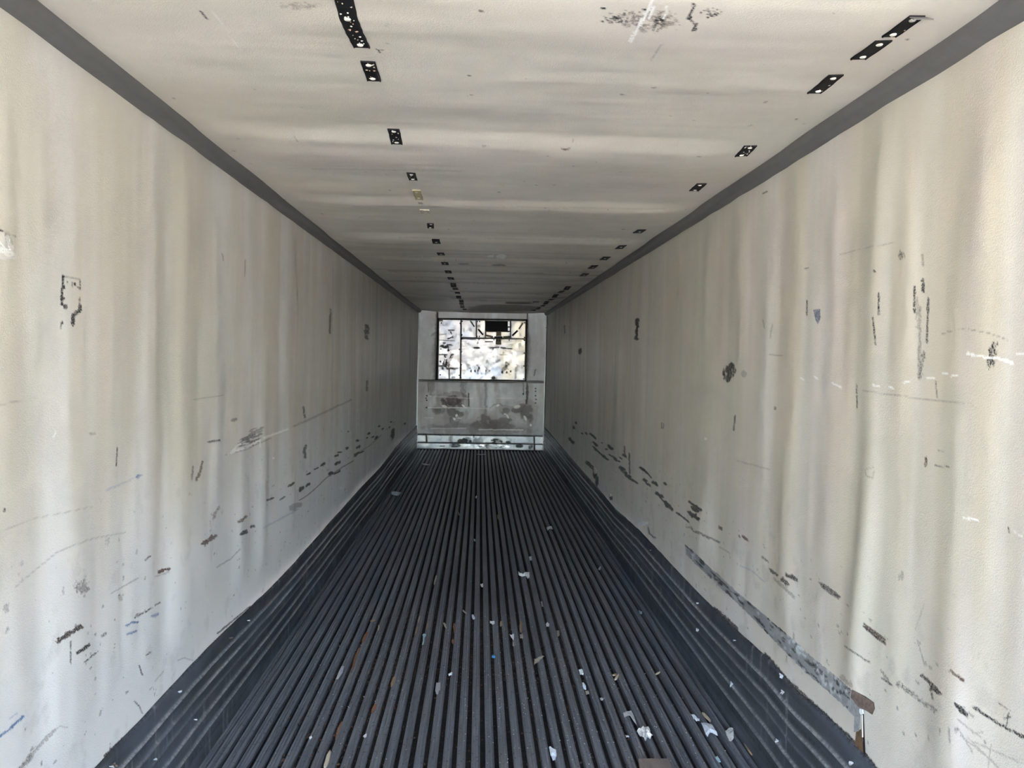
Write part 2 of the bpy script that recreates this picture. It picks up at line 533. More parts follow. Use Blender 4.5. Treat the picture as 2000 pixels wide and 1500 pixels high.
# torn patch at the frame edge
po(DARK, [(4, 452), (18, 455), (24, 470), (26, 487), (16, 488), (6, 470)], .35, 2, 2, .35, 4)
po(WHITE, [(-5, 478), (10, 484), (24, 490), (31, 498), (29, 506), (12, 505), (-5, 500)], .75, 1.5, 2)
po(WHITE, [(6, 460), (18, 460), (24, 478), (14, 484)], .65, 1.5, 2, .3, 5)
ln(DARK, [(0, 449), (8, 453), (18, 456), (31, 461)], 1.6, .8, .3)
ln(DARK, [(4, 462), (8, 474), (16, 484)], 1.5, .7, .3)
# mid-wall gouge
bl(DARK, (490, 860), 30, 14, -22, .62, .34, 3, 2.5); bl(DARK, (500, 842), 22, 8, -18, .45, .36, 3, 3)
ln(WHITE, [(447, 887), (458, 881), (480, 874), (507, 860)], 3.4, 1, .38, 4)
ln(WHITE, [(452, 883), (466, 868), (486, 866)], 2.4, .95, .45, 4)
ln(WHITE, [(516, 855), (540, 846), (562, 838)], 3.2, .9, .38, 4)
ln(WHITE, [(508, 858), (508, 872)], 2, .9, .3)
ln(DARK, [(440, 889), (480, 878), (530, 855)], 1.4, .5, .3)
ln(DARK, [(575, 832), (620, 812), (686, 781)], 3.5, .42, .3); ln(DARK, [(378, 781), (437, 772)], 1.4, .4, .3)
ln(DARK, [(406, 863), (429, 860)], 3, .75, .2); ln(DARK, [(229, 874), (227, 909)], 1.7, .8, .1)
ln(BROWN, [(377, 912), (375, 936)], 3, .55, .3); ln(BROWN, [(395, 903), (391, 922), (383, 938)], 4, .75, .3)
ln(DARK, [(593, 795), (595, 815)], 3.5, .7, .4); ln(DARK, [(597, 871), (594, 882), (596, 893)], 4, .7, .35)
ln(DARK, [(646, 605), (645, 625), (644, 651)], 3, .7, .35); ln(DARK, [(479, 508), (478, 540)], 1.7, .5, .2)
ln(DARK, [(434, 496), (436, 508)], 3, .45, .4); ln(DARK, [(717, 636), (716, 660)], 7, .75, .42, 4); ln(DARK, [(717, 745), (716, 762)], 3, .6, .3)
bl(BLUE, (273, 930), 9, 4, -15, .75, .33); ln(BLUE, [(206, 958), (240, 944), (268, 931)], 2.6, .35, .4)
ln(DARK, [(0, 791), (40, 782), (72, 778)], 1.6, .35, .3); ln(WHITE, [(104, 855), (109, 843)], 2, .9, 0)
ln(DARK, [(174, 848), (186, 846)], 2.5, .5, .3); bl(DARK, (457, 820), 8, 4, -20, .5, .35)
ln(BROWN, [(428, 990), (420, 1004), (417, 1012)], 4, .6, .35); bl(WHITE, (534, 894), 2.5, 2.5, 0, 1, .1); bl(WHITE, (666, 953), 6, 3.5, -20, 1, .3)
for a, b, t in (((564, 950), (574, 943), 3.2), ((587, 957), (592, 953), 5.5), ((599, 949), (603, 945), 4), ((600, 927), (606, 924), 2.2), ((614, 917), (621, 913), 1.8),
                ((628, 908), (633, 905), 4.6), ((655, 891), (660, 889), 3.6), ((660, 884), (667, 883), 1.8), ((656, 907), (659, 904), 4.5), ((663, 904), (664, 902), 3),
                ((677, 876), (679, 874), 3.5), ((697, 861), (699, 860), 3.6), ((701, 873), (702, 871), 3.8), ((697, 876), (698, 873), 2.2), ((645, 926), (648, 923), 5), ((652, 926), (664, 919), 2.6),
                ((693, 890), (700, 884), 4.2), ((701, 885), (710, 881), 2), ((719, 847), (721, 846), 3), ((716, 856), (718, 855), 2), ((727, 854), (729, 853), 2.5), ((734, 857), (736, 854), 3.5),
                ((740, 833), (741, 832), 2.6), ((747, 839), (748, 837), 2.2), ((763, 825), (764, 824), 2.6), ((760, 835), (761, 834), 2), ((790, 828), (791, 827), 2.4), ((680, 843), (681, 843), 1.6)):
    ln(DARK, [a, b], t, .95, .22, 3)
ln(DARK, [(585, 977), (600, 968), (615, 955), (640, 931), (668, 913), (690, 900)], 1.5, .55, .25); ln(DARK, [(690, 888), (720, 872), (745, 850)], 1.4, .45, .3)
bl(DARK, (767, 848), 5, 15, 10, .8, .38, 3, 2); ln(WHITE, [(685, 843), (685.5, 878)], 1.5, .55, .5, 3)
ln(DARK, [(522, 977), (534, 972)], 2.6, .85, .2); ln(DARK, [(547, 976), (556, 970)], 2.4, .7, .3); bl(DARK, (575, 990), 22, 9, -25, .4, .42, 3)
# lower band scuffs, and a painted shadow at the band edge
ln(BROWN, [(396, 1062), (408, 1054), (420, 1047)], 8, .85, .38, 4); ln(BROWN, [(467, 1019), (481, 1010)], 5, .75, .4, 4)
ln(DARK, [(471, 1043), (482, 1037)], 6.5, .95, .33, 3); ln(DARK, [(491, 1029), (495, 1027)], 5, .9, .3, 3)
ln(BROWN, [(310, 1117), (320, 1113), (331, 1111)], 4.5, .95, .25, 4); ln(DARK, [(304, 1126), (330, 1117)], 2.5, .4, .45, 3)
ln(BROWN, [(113, 1252), (135, 1238), (158, 1223)], 8, .8, .22, 4); ln(DARK, [(116, 1251), (158, 1222)], 6, .62, .40, 4)
po(DARK, [(148, 1273), (160, 1267), (175, 1255), (176, 1262), (165, 1271), (150, 1279)], .95, .8, 1.4, .30, 4)
po(DARK, [(197, 1241), (207, 1234), (209, 1239), (199, 1246)], .6, 1, 1, .25, 4)
bl(DARK, (160, 1148), 20, 22, 0, .5, .42, 2.6, 1.6); bl(BROWN, (237, 1166), 7, 9, 0, .35, .3)
ln(BLUE, [(246, 1222), (258, 1216), (269, 1215)], 2.8, .85, .2); ln(BLUE, [(249, 1239), (266, 1232)], 3, .7, .3); bl(BLUE, (301, 1201), 13, 5, -20, .6, .4, 3)
ln(BLUE, [(-4, 1442), (18, 1424), (46, 1399)], 4.2, .9, .28, 5); ln(BLUE, [(18, 1404), (34, 1393)], 2, .4, .4)
ln(DARK, [(264, 1206), (282, 1196), (312, 1177)], 2.4, .7, .5, 3); bl(DARK, (270, 1201), 10, 4, -30, .55, .4, 3)
ln(DARK, [(284, 1094), (293, 1086)], 2.2, .7, .2); ln(DARK, [(217, 1159), (245, 1143), (270, 1129)], 1.5, .5, .2); ln(DARK, [(272, 1300), (278, 1318)], 2, .85, .1)
ln(DARK, [(286, 1279), (294, 1274)], 2.4, .8, .1); ln(DARK, [(347, 1290), (360, 1285), (378, 1290)], 1.3, .5, .2); ln(DARK, [(42, 1499), (62, 1474), (85, 1448), (106, 1426)], 6, .5, .34, 5)
ln(BROWN, [(42, 1499), (60, 1478)], 9, .5, .35, 5); ln(DARK, [(106, 1426), (118, 1418), (132, 1421)], 1.5, .4, .2)
ln(DARK, [(138, 1253), (138, 1296)], 2, .7, .35, 4); ln(DARK, [(165, 1293), (190, 1273)], 2.6, .7, .5, 3); ln(DARK, [(303, 1331), (319, 1311)], 2, .4, .25)
ln(DARK, [(262, 1369), (272, 1380), (278, 1393)], 2, .65, .3); ln(DARK, [(241, 1441), (224, 1458), (205, 1476)], 4, .95, .1); ln(DARK, [(425, 1237), (460, 1208), (489, 1184)], 2.5, .8, .25)  # middle line paints the shadow along the scuff band's top edge
ln(DARK, [(31, 1146), (70, 1112), (115, 1076)], 1.5, .38, .2); ln(DARK, [(115, 1076), (180, 1052), (245, 1040)], 1.6, .36, .3); ln(DARK, [(0, 1040), (60, 1014), (180, 990)], 1.5, .3, .35)
ln(BLUE, [(515, 1031), (545, 1015), (582, 994)], 3, .35, .5, 4); ln(DARK, [(423, 1108), (450, 1092), (469, 1072)], 1.8, .5, .3); ln(DARK, [(7, 998), (9, 995)], 3.5, .9, 0)
ln(DARK, [(391, 22), (403, 37)], 0.1, .0, 0)
wall_left = structure(grid_obj('wall_left', P, len(ys), len(zs), mat_wall, wear=A, flip=True))

# ---- right wall wear
ys, zs, P, A = build_wall(1)
y_, z_ = P[:, 1], P[:, 2]
streak = fbm(y_ * 5.0, z_ * .35, 103, 4)
streak2 = fbm(y_ * 9.0, z_ * .5, 104, 4)
hi_ = sstep(.5, 1.5, z_ + (streak - .5) * .9)
A.L[:, TAN] = .60 * hi_ * sstep(.30, .62, streak) + .34
A.L[:, PINK] = .50 * sstep(.48, .70, streak2) * sstep(.5, 1.0, z_)
A.L[:, GREEN] = .45 * sstep(.50, .72, fbm(y_ * 4.2, z_ * .4, 108, 4)) * sstep(.5, 1.0, z_)
A.L[:, COOL] = .30 * sstep(.5, .8, streak2) * (1 - sstep(.8, 1.4, z_))
far_ = sstep(4.0, 11.0, y_)
A.L[:, GREEN] = np.maximum(A.L[:, GREEN], far_ * .6 * sstep(.25, .7, streak2))
A.L[:, DARK] = .12 * sstep(.58, .78, fbm(y_ * 14, z_ * 11, 115, 5)) * (1 - sstep(.9, 1.4, z_)) * (1 - .5 * far_)
A.L[:, DARK] = np.maximum(A.L[:, DARK], .45 * sstep(.79, .84, fbm(y_ * 30, z_ * 42, 116, 3)) * (1 - sstep(.8, 1.3, z_)))
dk = .34 * sstep(.48, .74, fbm(y_ * 6.5, z_ * .45, 131, 4)) * (.4 + .6 * far_) * sstep(.3, 1.1, z_) + .20 * far_ * sstep(.5, .7, fbm(y_ * 9, z_ * .8, 132, 4))
A.L[:, DARK] = np.maximum(A.L[:, DARK], dk * .42)
ln = A.line; bl = A.blob; po = A.poly
po(TAN, [(1530, 380), (1600, 380), (1650, 500), (1690, 610), (1640, 640), (1610, 560), (1560, 560), (1540, 480)], .5, 20, 10)
po(PINK, [(1505, 390), (1545, 400), (1545, 560), (1505, 560)], .55, 8, 6); po(GREEN, [(1840, 740), (1900, 760), (1890, 1000), (1860, 1160), (1830, 1000)], .5, 20, 10)
po(TAN, [(1790, 250), (1840, 300), (1850, 650), (1810, 760), (1795, 500)], .45, 16, 10)
ln(DARK, [(1244.5, 625), (1244, 645), (1243.5, 661)], 5.5, 1, .2, 4); bl(DARK, (1133, 685), 4, 9, 0, .9, .3); ln(DARK, [(1103, 636), (1103, 650)], 2, .6, .2)
bl(DARK, (1424, 727), 15, 22, 12, .95, .36, 2.4, 4); bl(DARK, (1453, 730), 6, 8, 0, .3, .35)
po(DARK, [(1588, 605), (1602, 605), (1602, 625), (1597, 634), (1592, 620)], .55, 1, 1.5, .36, 3); po(BLUE, [(1588, 605), (1602, 605), (1602, 625), (1597, 634), (1592, 620)], .6, 1, 1.5)
ln(DARK, [(1576, 588), (1576, 616)], 1.9, .75, .25)
ln(DARK, [(1716, 572), (1716, 615)], 2.8, .85, .42, 3); ln(DARK, [(1705, 620), (1707, 645), (1710, 673)], 2.6, .7, .25)
ln(DARK, [(1786, 560), (1786, 610)], 3.6, .85, .42, 3); ln(DARK, [(1802, 497), (1802, 518)], 4, .45, .45, 3); ln(DARK, [(1802, 547), (1803, 570)], 5, .9, .45, 3)
ln(DARK, [(1813, 583), (1812, 620), (1810, 668)], 3, .75, .3, 5); bl(DARK, (1812, 604), 5, 14, 0, .6, .35, 3); ln(DARK, [(1797, 600), (1795, 740)], 5, .5, .52, 3); ln(DARK, [(1804, 690), (1797, 734)], 7, .55, .47, 3)
ln(DARK, [(1828, 744), (1830, 776)], 2, .6, .35, 3); ln(DARK, [(1789, 585), (1796, 640)], 9, .4, .5, 3)
bl(DARK, (1938, 694), 12, 32, 14, .8, .40, 2.6, 3)
ln(WHITE, [(1890, 691), (1915, 696), (1944, 699), (1962, 703), (1977, 710)], 4, 1, .12); ln(WHITE, [(1986, 691), (2000, 691)], 2.5, .7, .3)
for a, b in (((1564, 738), (1569, 742)), ((1590, 735), (1597, 741)), ((1626, 748), (1643, 757)), ((1705, 752), (1717, 755)), ((1736, 755), (1745, 759)), ((1765, 748), (1778, 744)),
             ((1810, 739), (1824, 738)), ((1842, 729), (1850, 730)), ((1858, 735), (1870, 734)), ((1882, 1011), (1910, 1017))):
    ln(WHITE, [a, b], 2.6, .9, .2)
ln(DARK, [(1839, 653), (1862, 645), (1892, 643), (1930, 650), (1968, 664)], 1.5, .5, .2); ln(DARK, [(1436, 812), (1433, 840)], 2.2, .8, .2); ln(DARK, [(1503, 693), (1528, 694)], 1.7, .5, .2)
ln(DARK, [(1509, 634), (1504, 660)], 2, .45, .3); ln(BROWN, [(1490, 625), (1493, 640)], 2, .5, .3); ln(DARK, [(1706, 913), (1690, 917), (1692, 930), (1705, 934), (1707, 920)], 1.4, .5, .3)
ln(BROWN, [(1809, 893), (1808, 908)], 4.5, .8, .3); ln(DARK, [(1673, 752), (1674, 796)], 2, .75, .48, 3); ln(DARK, [(1685, 763), (1800, 779), (1902, 791)], 1.7, .4, .4, 4)
ln(DARK, [(1440, 900), (1503, 917)], 2.2, .35, .35); ln(DARK, [(1832, 879), (1846, 881)], 2, .5, .3); ln(DARK, [(1826, 909), (1853, 912)], 2.2, .6, .3); bl(DARK, (1761, 498), 9, 13, 0, .55, .42, 3)
ln(DARK, [(1490, 378), (1498, 374)], 2, .9, 0); ln(DARK, [(1573, 525), (1578, 523)], 2.5, .6, 0); bl(DARK, (1708, 530), 2.5, 2.5, 0, .9, .1); ln(DARK, [(1640, 498), (1700, 482), (1750, 474)], 1.4, .4, .3)
ln(DARK, [(1292, 826), (1292, 836), (1296, 836), (1296, 827)], 1.4, .7, .2); bl(WHITE, (1378, 857), 3, 2.5, 0, .8, .2); bl(DARK, (1514, 797), 3, 4, 0, .6, .2)
ln(BLUE, [(1446, 1105), (1470, 1115), (1492, 1136)], 1.8, .45, .2); ln(WHITE, [(1248, 1024), (1256, 1022), (1264, 1022)], 4.5, 1, 0); ln(WHITE, [(1252, 1016), (1254, 1010)], 4, .5, .4)
ln(DARK, [(1266, 1030), (1268, 1042), (1276, 1049), (1280, 1050)], 2.2, .7, .35, 3)
# scuffs in a band along the far wall
for a, b, t in (((1112, 857), (1119, 865), 4.5), ((1120, 833), (1121, 837), 3), ((1125, 825), (1126, 827), 3), ((1136, 846), (1138, 847), 2), ((1144, 846), (1146, 848), 2.8), ((1153, 847), (1163, 856), 3.2),
                ((1160, 864), (1165, 870), 4), ((1158, 872), (1170, 884), 2.8), ((1170, 884), (1183, 894), 2), ((1179, 891), (1186, 897), 4.6), ((1188, 870), (1195, 876), 4), ((1184, 877), (1186, 878), 3),
                ((1176, 865), (1177, 865), 2), ((1201, 895), (1204, 899), 4), ((1190, 888), (1198, 892), 2.2), ((1217, 889), (1222, 892), 4), ((1220, 872), (1220, 890), 1.6), ((1229, 885), (1230, 925), 1.6),
                ((1205, 899), (1210, 902), 2), ((1210, 893), (1214, 896), 2.5), ((1211, 913), (1217, 918), 6), ((1221, 924), (1230, 934), 6), ((1230, 934), (1245, 944), 3), ((1250, 913), (1263, 923), 3.6), ((1263, 923), (1272, 933), 2),
                ((1258, 937), (1262, 941), 5), ((1265, 945), (1269, 948), 4), ((1275, 941), (1284, 947), 4.4), ((1297, 943), (1301, 946), 3), ((1282, 962), (1293, 971), 5), ((1298, 981), (1313, 995), 5.5),
                ((1346, 980), (1369, 996), 4), ((1352, 991), (1363, 999), 6.5), ((1345, 1000), (1353, 1009), 5.5), ((1356, 1006), (1364, 1014), 7), ((1322, 1001), (1345, 1019), 2.4), ((1286, 968), (1300, 984), 1.5)):
    ln(DARK, [a, b], t, .92, .26, 3)
ln(BROWN, [(1250, 913), (1266, 926)], 3, .6, .4)
# near-floor scuffs
ln(DARK, [(1342, 1027), (1358, 1038), (1380, 1048), (1405, 1059)], 4, .6, .5, 3); ln(DARK, [(1405, 1068), (1425, 1080)], 2, .4, .4)
po(BROWN, [(1403, 1026), (1411, 1030), (1411, 1037), (1403, 1033)], .85, .8, .8, .2, 4); ln(BROWN, [(1443, 1046), (1445, 1050)], 3, .7, .2); ln(BROWN, [(1451, 1048), (1461, 1055)], 4.5, .85, .38, 3)
ln(DARK, [(1489, 1088), (1500, 1098)], 3, .6, .45, 3); ln(DARK, [(1504, 1113), (1518, 1124)], 4.5, .9, .42, 3); ln(DARK, [(1528, 1132), (1536, 1140)], 8, .85, .36, 3); ln(DARK, [(1512, 1130), (1550, 1166)], 5, .5, .5, 3)
po(DARK, [(1534, 1118), (1541, 1123), (1547, 1121), (1558, 1130), (1558, 1137), (1545, 1131), (1535, 1126)], .85, .8, 1, .12, 4)
po(DARK, [(1598, 1136), (1612, 1141), (1632, 1156), (1642, 1165), (1639, 1171), (1620, 1160), (1606, 1148)], .68, 1, 1.2, .22, 4)
po(BROWN, [(1687, 1217), (1700, 1226), (1716, 1238), (1730, 1250), (1730, 1259), (1712, 1246), (1697, 1233), (1687, 1224)], .8, .7, .7, .12, 4)
ln(DARK, [(1687, 1224), (1712, 1246), (1730, 1259)], 2.4, .85, .2); ln(DARK, [(1687, 1217), (1716, 1238), (1730, 1250)], 2, .6, .35)
ln(DARK, [(1650, 1262), (1672, 1277), (1699, 1294)], 2.6, .6, .3); ln(DARK, [(1722, 1310), (1738, 1337)], 4, .55, .45, 3); ln(DARK, [(1722, 1324), (1742, 1338)], 2.5, .7, .3)
ln(DARK, [(1755, 1336), (1790, 1362), (1826, 1388)], 8, .55, .53, 3); ln(DARK, [(1801, 1320), (1814, 1330)], 5, .8, .35, 3); po(DARK, [(1810, 1330), (1818, 1331), (1832, 1345), (1841, 1357), (1832, 1357), (1818, 1345)], .9, .8, 1.6, .3, 3)
ln(DARK, [(1817, 1345), (1822, 1364)], 3.5, .7, .4, 3); po(DARK, [(1861, 1372), (1868, 1373), (1882, 1384), (1892, 1396), (1890, 1402), (1876, 1393), (1866, 1381)], .92, .8, 1.4, .25, 3)
ln(BROWN, [(1856, 1311), (1870, 1320), (1882, 1330)], 4.5, .7, .3, 4); ln(DARK, [(1903, 1381), (1925, 1397), (1950, 1413), (1975, 1427), (2002, 1441)], 5, .85, .4, 3)
ln(DARK, [(1960, 1404), (1975, 1400)], 2, .75, .1); ln(DARK, [(1970, 1393), (1966, 1416)], 2, .75, .1)
for a, b in (((1870, 1405), (1915, 1440)), ((1876, 1437), (1940, 1487)), ((1890, 1440), (1950, 1500)), ((1905, 1450), (1990, 1488)), ((1935, 1455), (1930, 1500)), ((1870, 1420), (1900, 1470)), ((1920, 1430), (1900, 1432))):
    ln(DARK, [a, b], 2.4, .42, .42, 4)
ln(BROWN, [(1853, 1420), (1855, 1450)], 3, .5, .35); ln(BROWN, [(1950, 1372), (1968, 1386)], 2, .6, .35); ln(DARK, [(1970, 1030), (1971, 1040)], 2, .8, 0); ln(WHITE, [(1975, 1034), (1998, 1050)], 2, .6, .3)
ln(DARK, [(1792, 1250), (1806, 1300)], 2, .45, .35); bl(DARK, (1760, 1125), 7, 14, 0, .35, .42, 3); ln(DARK, [(1805, 1180), (1788, 1230)], 1.5, .3, .3)
# burst holes just above the scuff band
po(DARK, [(1159, 912), (1165, 920), (1167, 932), (1161, 936), (1157, 924)], .97, .7, 1, 0); po(WHITE, [(1160, 914), (1165, 918), (1164, 925), (1160, 924)], .9, .6, .6)
po(DARK, [(1163, 935), (1169, 930), (1169, 945), (1166, 951), (1163, 946)], .97, .7, 1); ln(DARK, [(1146, 903), (1157, 914)], 5, .85, .35, 3)
po(DARK, [(1189, 968), (1196, 969), (1196, 976), (1192, 977)], .95, .6, .8); po(WHITE, [(1189, 964), (1193, 964), (1195, 969), (1190, 970)], .85, .6, .6)
# dark seam where the band has split from the wall, and the edge of the patch
ln(DARK, [(1395, 1188), (1410, 1200), (1440, 1228)], 4, .95, .25); ln(DARK, [(1495, 1278), (1540, 1330), (1600, 1385), (1660, 1440), (1712, 1500)], 5, .9, .3)
ln(DARK, [(1350, 1088), (1380, 1118), (1420, 1156), (1470, 1205), (1520, 1255), (1570, 1300), (1622, 1346), (1662, 1382)], 1.8, .6, .35, 4)
ln(BROWN, [(1645, 1322), (1662, 1338)], 8, .5, .3); ln(WHITE, [(1329, 1062), (1335, 1066), (1333, 1112)], 5, .28, .3)
wall_right = structure(grid_obj('wall_right', P, len(ys), len(zs), mat_wall, wear=A, flip=False))

# ------------------------------------------------------------------ ceiling
def ceil_drop(x, y):
    """how far the sheet sags below the nominal ceiling"""
    ph = (y - 3.05) / 1.30
    fr = ph - np.floor(ph)
    k = np.floor(ph)
    amp = .018 + .014 * vnoise(k * 1.7, k * 0 + .5, 33)
    edge = sstep(0, .35, 1.2 - np.abs(x)) * .8 + .2
    saw = sstep(0, .16, fr) * (1 - sstep(.16, 1.0, fr))
    mod = .55 + .9 * fbm(x * 1.1, k * 2.3, 35, 2)
    d = amp * saw * mod
    d = d + (fbm(x * .7, y * 2.6, 36, 4) - .5) * .022
    d = d + (fbm(x * 1.1, y * 8, 37, 3) - .5) * .0050
    return np.clip(d * edge + .006, .0, .045)

ys = np.concatenate([np.linspace(REAR, 1.6, 12)[:-1], px_spaced(.88, 1.5, 1.6, D + .02)])
xs = np.linspace(-HW - .02, HW + .02, 420)
Y, X = np.meshgrid(ys, xs, indexing='ij')
P = np.ascontiguousarray(np.stack([X, Y, H - ceil_drop(X, Y)], -1).reshape(-1, 3))
A = Wear(P)
x_, y_ = P[:, 0], P[:, 1]
st = fbm(x_ * .8, y_ * 3.5, 201, 4); st2 = fbm(x_ * 1.3, y_ * 2.0, 202, 4); st3 = fbm(x_ * .6, y_ * 6.0, 203, 4)
far_ = sstep(3.5, 10.0, y_)
A.L[:, TAN] = .45 * sstep(.42, .70, st2) + .20
A.L[:, PINK] = .38 * sstep(.45, .68, st)
A.L[:, GREEN] = .40 * sstep(.5, .72, fbm(x_ * 1.0, y_ * 2.4, 206, 4))
A.L[:, GREEN] = np.maximum(A.L[:, GREEN], far_ * .7 * sstep(.3, .6, st3))
A.L[:, DARK] = np.maximum(.30 * far_ * sstep(.5, .72, st3), .5 * sstep(.86, .89, fbm(x_ * 22, y_ * 22, 207, 3)))
ln = A.line; bl = A.blob; po = A.poly
bl(BROWN, (1262, 38), 96, 24, 0, .5, .47, 4, 1.5); bl(DARK, (1205, 34), 34, 16, 0, .9, .53, 2.6, 1.4); bl(DARK, (1287, 44), 14, 26, 30, .75, .42, 2.6, 2)
for c, rx, ry in (((1178, 16), 4, 1.8), ((1200, 35), 4.5, 2.6), ((1260, 19), 5, 2.2), ((1293, 39), 5, 4), ((1196, 44), 3, 1.4), ((1175, 42), 3, 2), ((1223, 42), 3, 1.8), ((1346, 35), 6, 4), ((1390, 31), 5, 2), ((1382, 33), 2, 2), ((1392, 22), 2, 2)):
    bl(DARK, c, rx, ry, 0, 1, .12)
ln(DARK, [(1355, 8), (1349, 26), (1346, 36)], 3.5, .9, .1); ln(DARK, [(1361, 48), (1355, 59)], 5, .95, .1); ln(BROWN, [(1346, 36), (1358, 48)], 4, .6, .3); bl(DARK, (1388, 24), 32, 12, 0, .7, .56, 2.4, 1.2)
ln(WHITE, [(1276, -6), (1266, 20), (1250, 48), (1231, 81)], 5, 1, .1); ln(WHITE, [(1277, 12), (1268, 36)], 5, .9, .3); ln(WHITE, [(1303, 14), (1296, 36)], 3, .8, .4)
bl(DARK, (1252, 52), 20, 10, 50, .4, .45, 3); ln(DARK, [(1298, 80), (1284, 100), (1270, 117)], 2, .4, .45, 4)
ln(DARK, [(391, 22), (403, 37)], 2.2, .85, .1); ln(WHITE, [(415, 22), (470, 98)], 1.6, .45, .3); bl(BROWN, (940, 21), 6, 3, 0, .9, .2); ln(DARK, [(756, 47), (757, 53)], 2.5, .8, .1)
ln(DARK, [(736, 95), (742, 102)], 2, .85, 0); ln(DARK, [(742, 98), (748, 98)], 1.5, .6, 0); bl(BROWN, (1105, 291), 16, 5, 0, .8, .47, 2.4, 3); ln(BROWN, [(1119, 272), (1117, 278)], 2, .5, 0); bl(BROWN, (948, 286), 11, 3, 0, .5, .4, 2.4)
bl(BROWN, (585, 12), 60, 12, 0, .35, .5, 3); ln(DARK, [(818, 397), (825, 398)], 1.5, .8, 0); ln(DARK, [(573, 265), (581, 277)], 1.2, .5, .2)
bl(WHITE, (979, 501), 11, 4.5, 0, 1, .24, 2.2, 1.5); bl(WHITE, (981, 503), 3, 3.5, 0, 1, .1); bl(WHITE, (962, 501), 2, 2, 0, .9, .1); bl(WHITE, (972, 502.5), 2, 1.6, 0, .9, .1); bl(WHITE, (966, 500), 22, 4, 0, .9, .46, 2)
bl(DARK, (977, 518), 20, 2.6, 0, .6, .32, 3, 5); bl(DARK, (906, 516), 14, 2.4, 0, .45, .32, 3, 5); bl(DARK, (1019, 591), 36, 2.5, 0, .97, .20, 4, 6); bl(DARK, (1046, 590), 12, 1.4, 0, .9, .2, 4, 6)
for yy, x0, x1, k in ((467, 780, 1230, .32), (503, 780, 1180, .30), (531, 760, 1060, .34), (552, 800, 1020, .30), (571, 880, 1060, .34), (584, 880, 950, .4), (405, 690, 1300, .22), (332, 610, 900, .15)):
    ln(DARK, [(x0, yy - 2), ((x0 + x1) / 2, yy), (x1, yy + 3)], 2.2, k, .2, 8)
bl(DARK, (975, 602), 90, 8, 0, .55, .33, 5, 8); bl(PINK, (985, 550), 150, 16, 0, .8, .35, 8, 8)
ceiling = structure(grid_obj('ceiling', P, len(ys), len(xs), mat_ceil, wear=A, flip=False))

# ------------------------------------------------------------------ cove trims along the two upper corners
def cove(name, s):
    a, b = .0588, .0561
    prof = [(0, -.003), (.004, 0.0), (.032, .004), (.040, .008)]
    for k in range(7):
        t = math.pi / 2 * k / 6
        prof.append((.044 + (b - .044) * math.sin(t), .011 + .030 * (1 - math.cos(t))))
    prof += [(b, a + .002), (b - .003, a + .012)]
    ys = np.concatenate([[REAR], px_spaced(HW, 14, 1.5, D)])
    V = []
    for yv in ys:
        wob = .004 * (vnoise(np.array([yv * 1.3]), np.array([.5]), 61 + s)[0] - .5)
        for dx, dz in prof:
            V.append((s * (HW - dx - wob), yv, H - a + dz + wob * .6))
    return structure(grid_obj(name, np.array(V), len(ys), len(prof), mat_cove, flip=(s > 0)))
cove('trim_1', -1)
cove('trim_2', 1)

# ------------------------------------------------------------------ floor: base sheet with one extruded rib after another
fv = [(-HW - .02, REAR, -.036), (HW + .02, REAR, -.036), (HW + .02, D + .02, -.036), (-HW - .02, D + .02, -.036),
      (-HW - .02, REAR, -.09), (HW + .02, REAR, -.09), (HW + .02, D + .02, -.09), (-HW - .02, D + .02, -.09)]
floor = structure(mesh_obj('floor', fv, [(0, 1, 2, 3), (3, 2, 6, 7), (0, 4, 5, 1), (1, 5, 6, 2), (0, 3, 7, 4), (7, 6, 5, 4)], mat_groove))
PITCH_R = .0635
rib_prof = [(-.0205, -.036), (-.0200, -.004), (-.0190, -.0004), (-.0165, .0004), (-.0150, -.0016), (-.0060, -.0016), (-.0045, .0002), (-.0030, .0002),
            (-.0015, -.0018), (.0080, -.0018), (.0095, 0.0), (.0120, 0.0), (.0125, -.0070), (.0190, -.0085), (.0203, -.0110), (.0205, -.036)]
rib_y = np.concatenate([[REAR], px_spaced(CZ, 16, 3.0, D - .012)])
rib_mesh = None
rr = random.Random(5)
for k in range(-20, 20):
    xk = (k + .5) * PITCH_R
    edge_rib = k in (-20, 19)
    if edge_rib: xk = math.copysign(1.2165, xk)
    if (k % 3 == -19 % 3 and not edge_rib) or rib_mesh is None:
        V = []
        for yv in rib_y:
            wx = .0035 * (vnoise(np.array([yv * .9 + k]), np.array([k * 3.1]), 71)[0] - .5)
            wz = -.003 * vnoise(np.array([yv * 1.1 + k]), np.array([k * 2.1]), 72)[0]
            for dx, dz in rib_prof:
                V.append((dx * .98 + wx, yv, dz + (wz if dz > -.03 else 0)))
        o = grid_obj('floor_rib', np.array(V), len(rib_y), len(rib_prof), mat_rib, parent=floor, flip=True, smooth=False)
        rib_mesh = o.data
    else:
        o = bpy.data.objects.new('floor_rib', rib_mesh)
        C.objects.link(o)
        o.parent = floor
    o.location = (xk + rr.uniform(-.0018, .0018), 0, rr.uniform(-.002, 0))
    if edge_rib: o.scale = (.55, 1, 1)

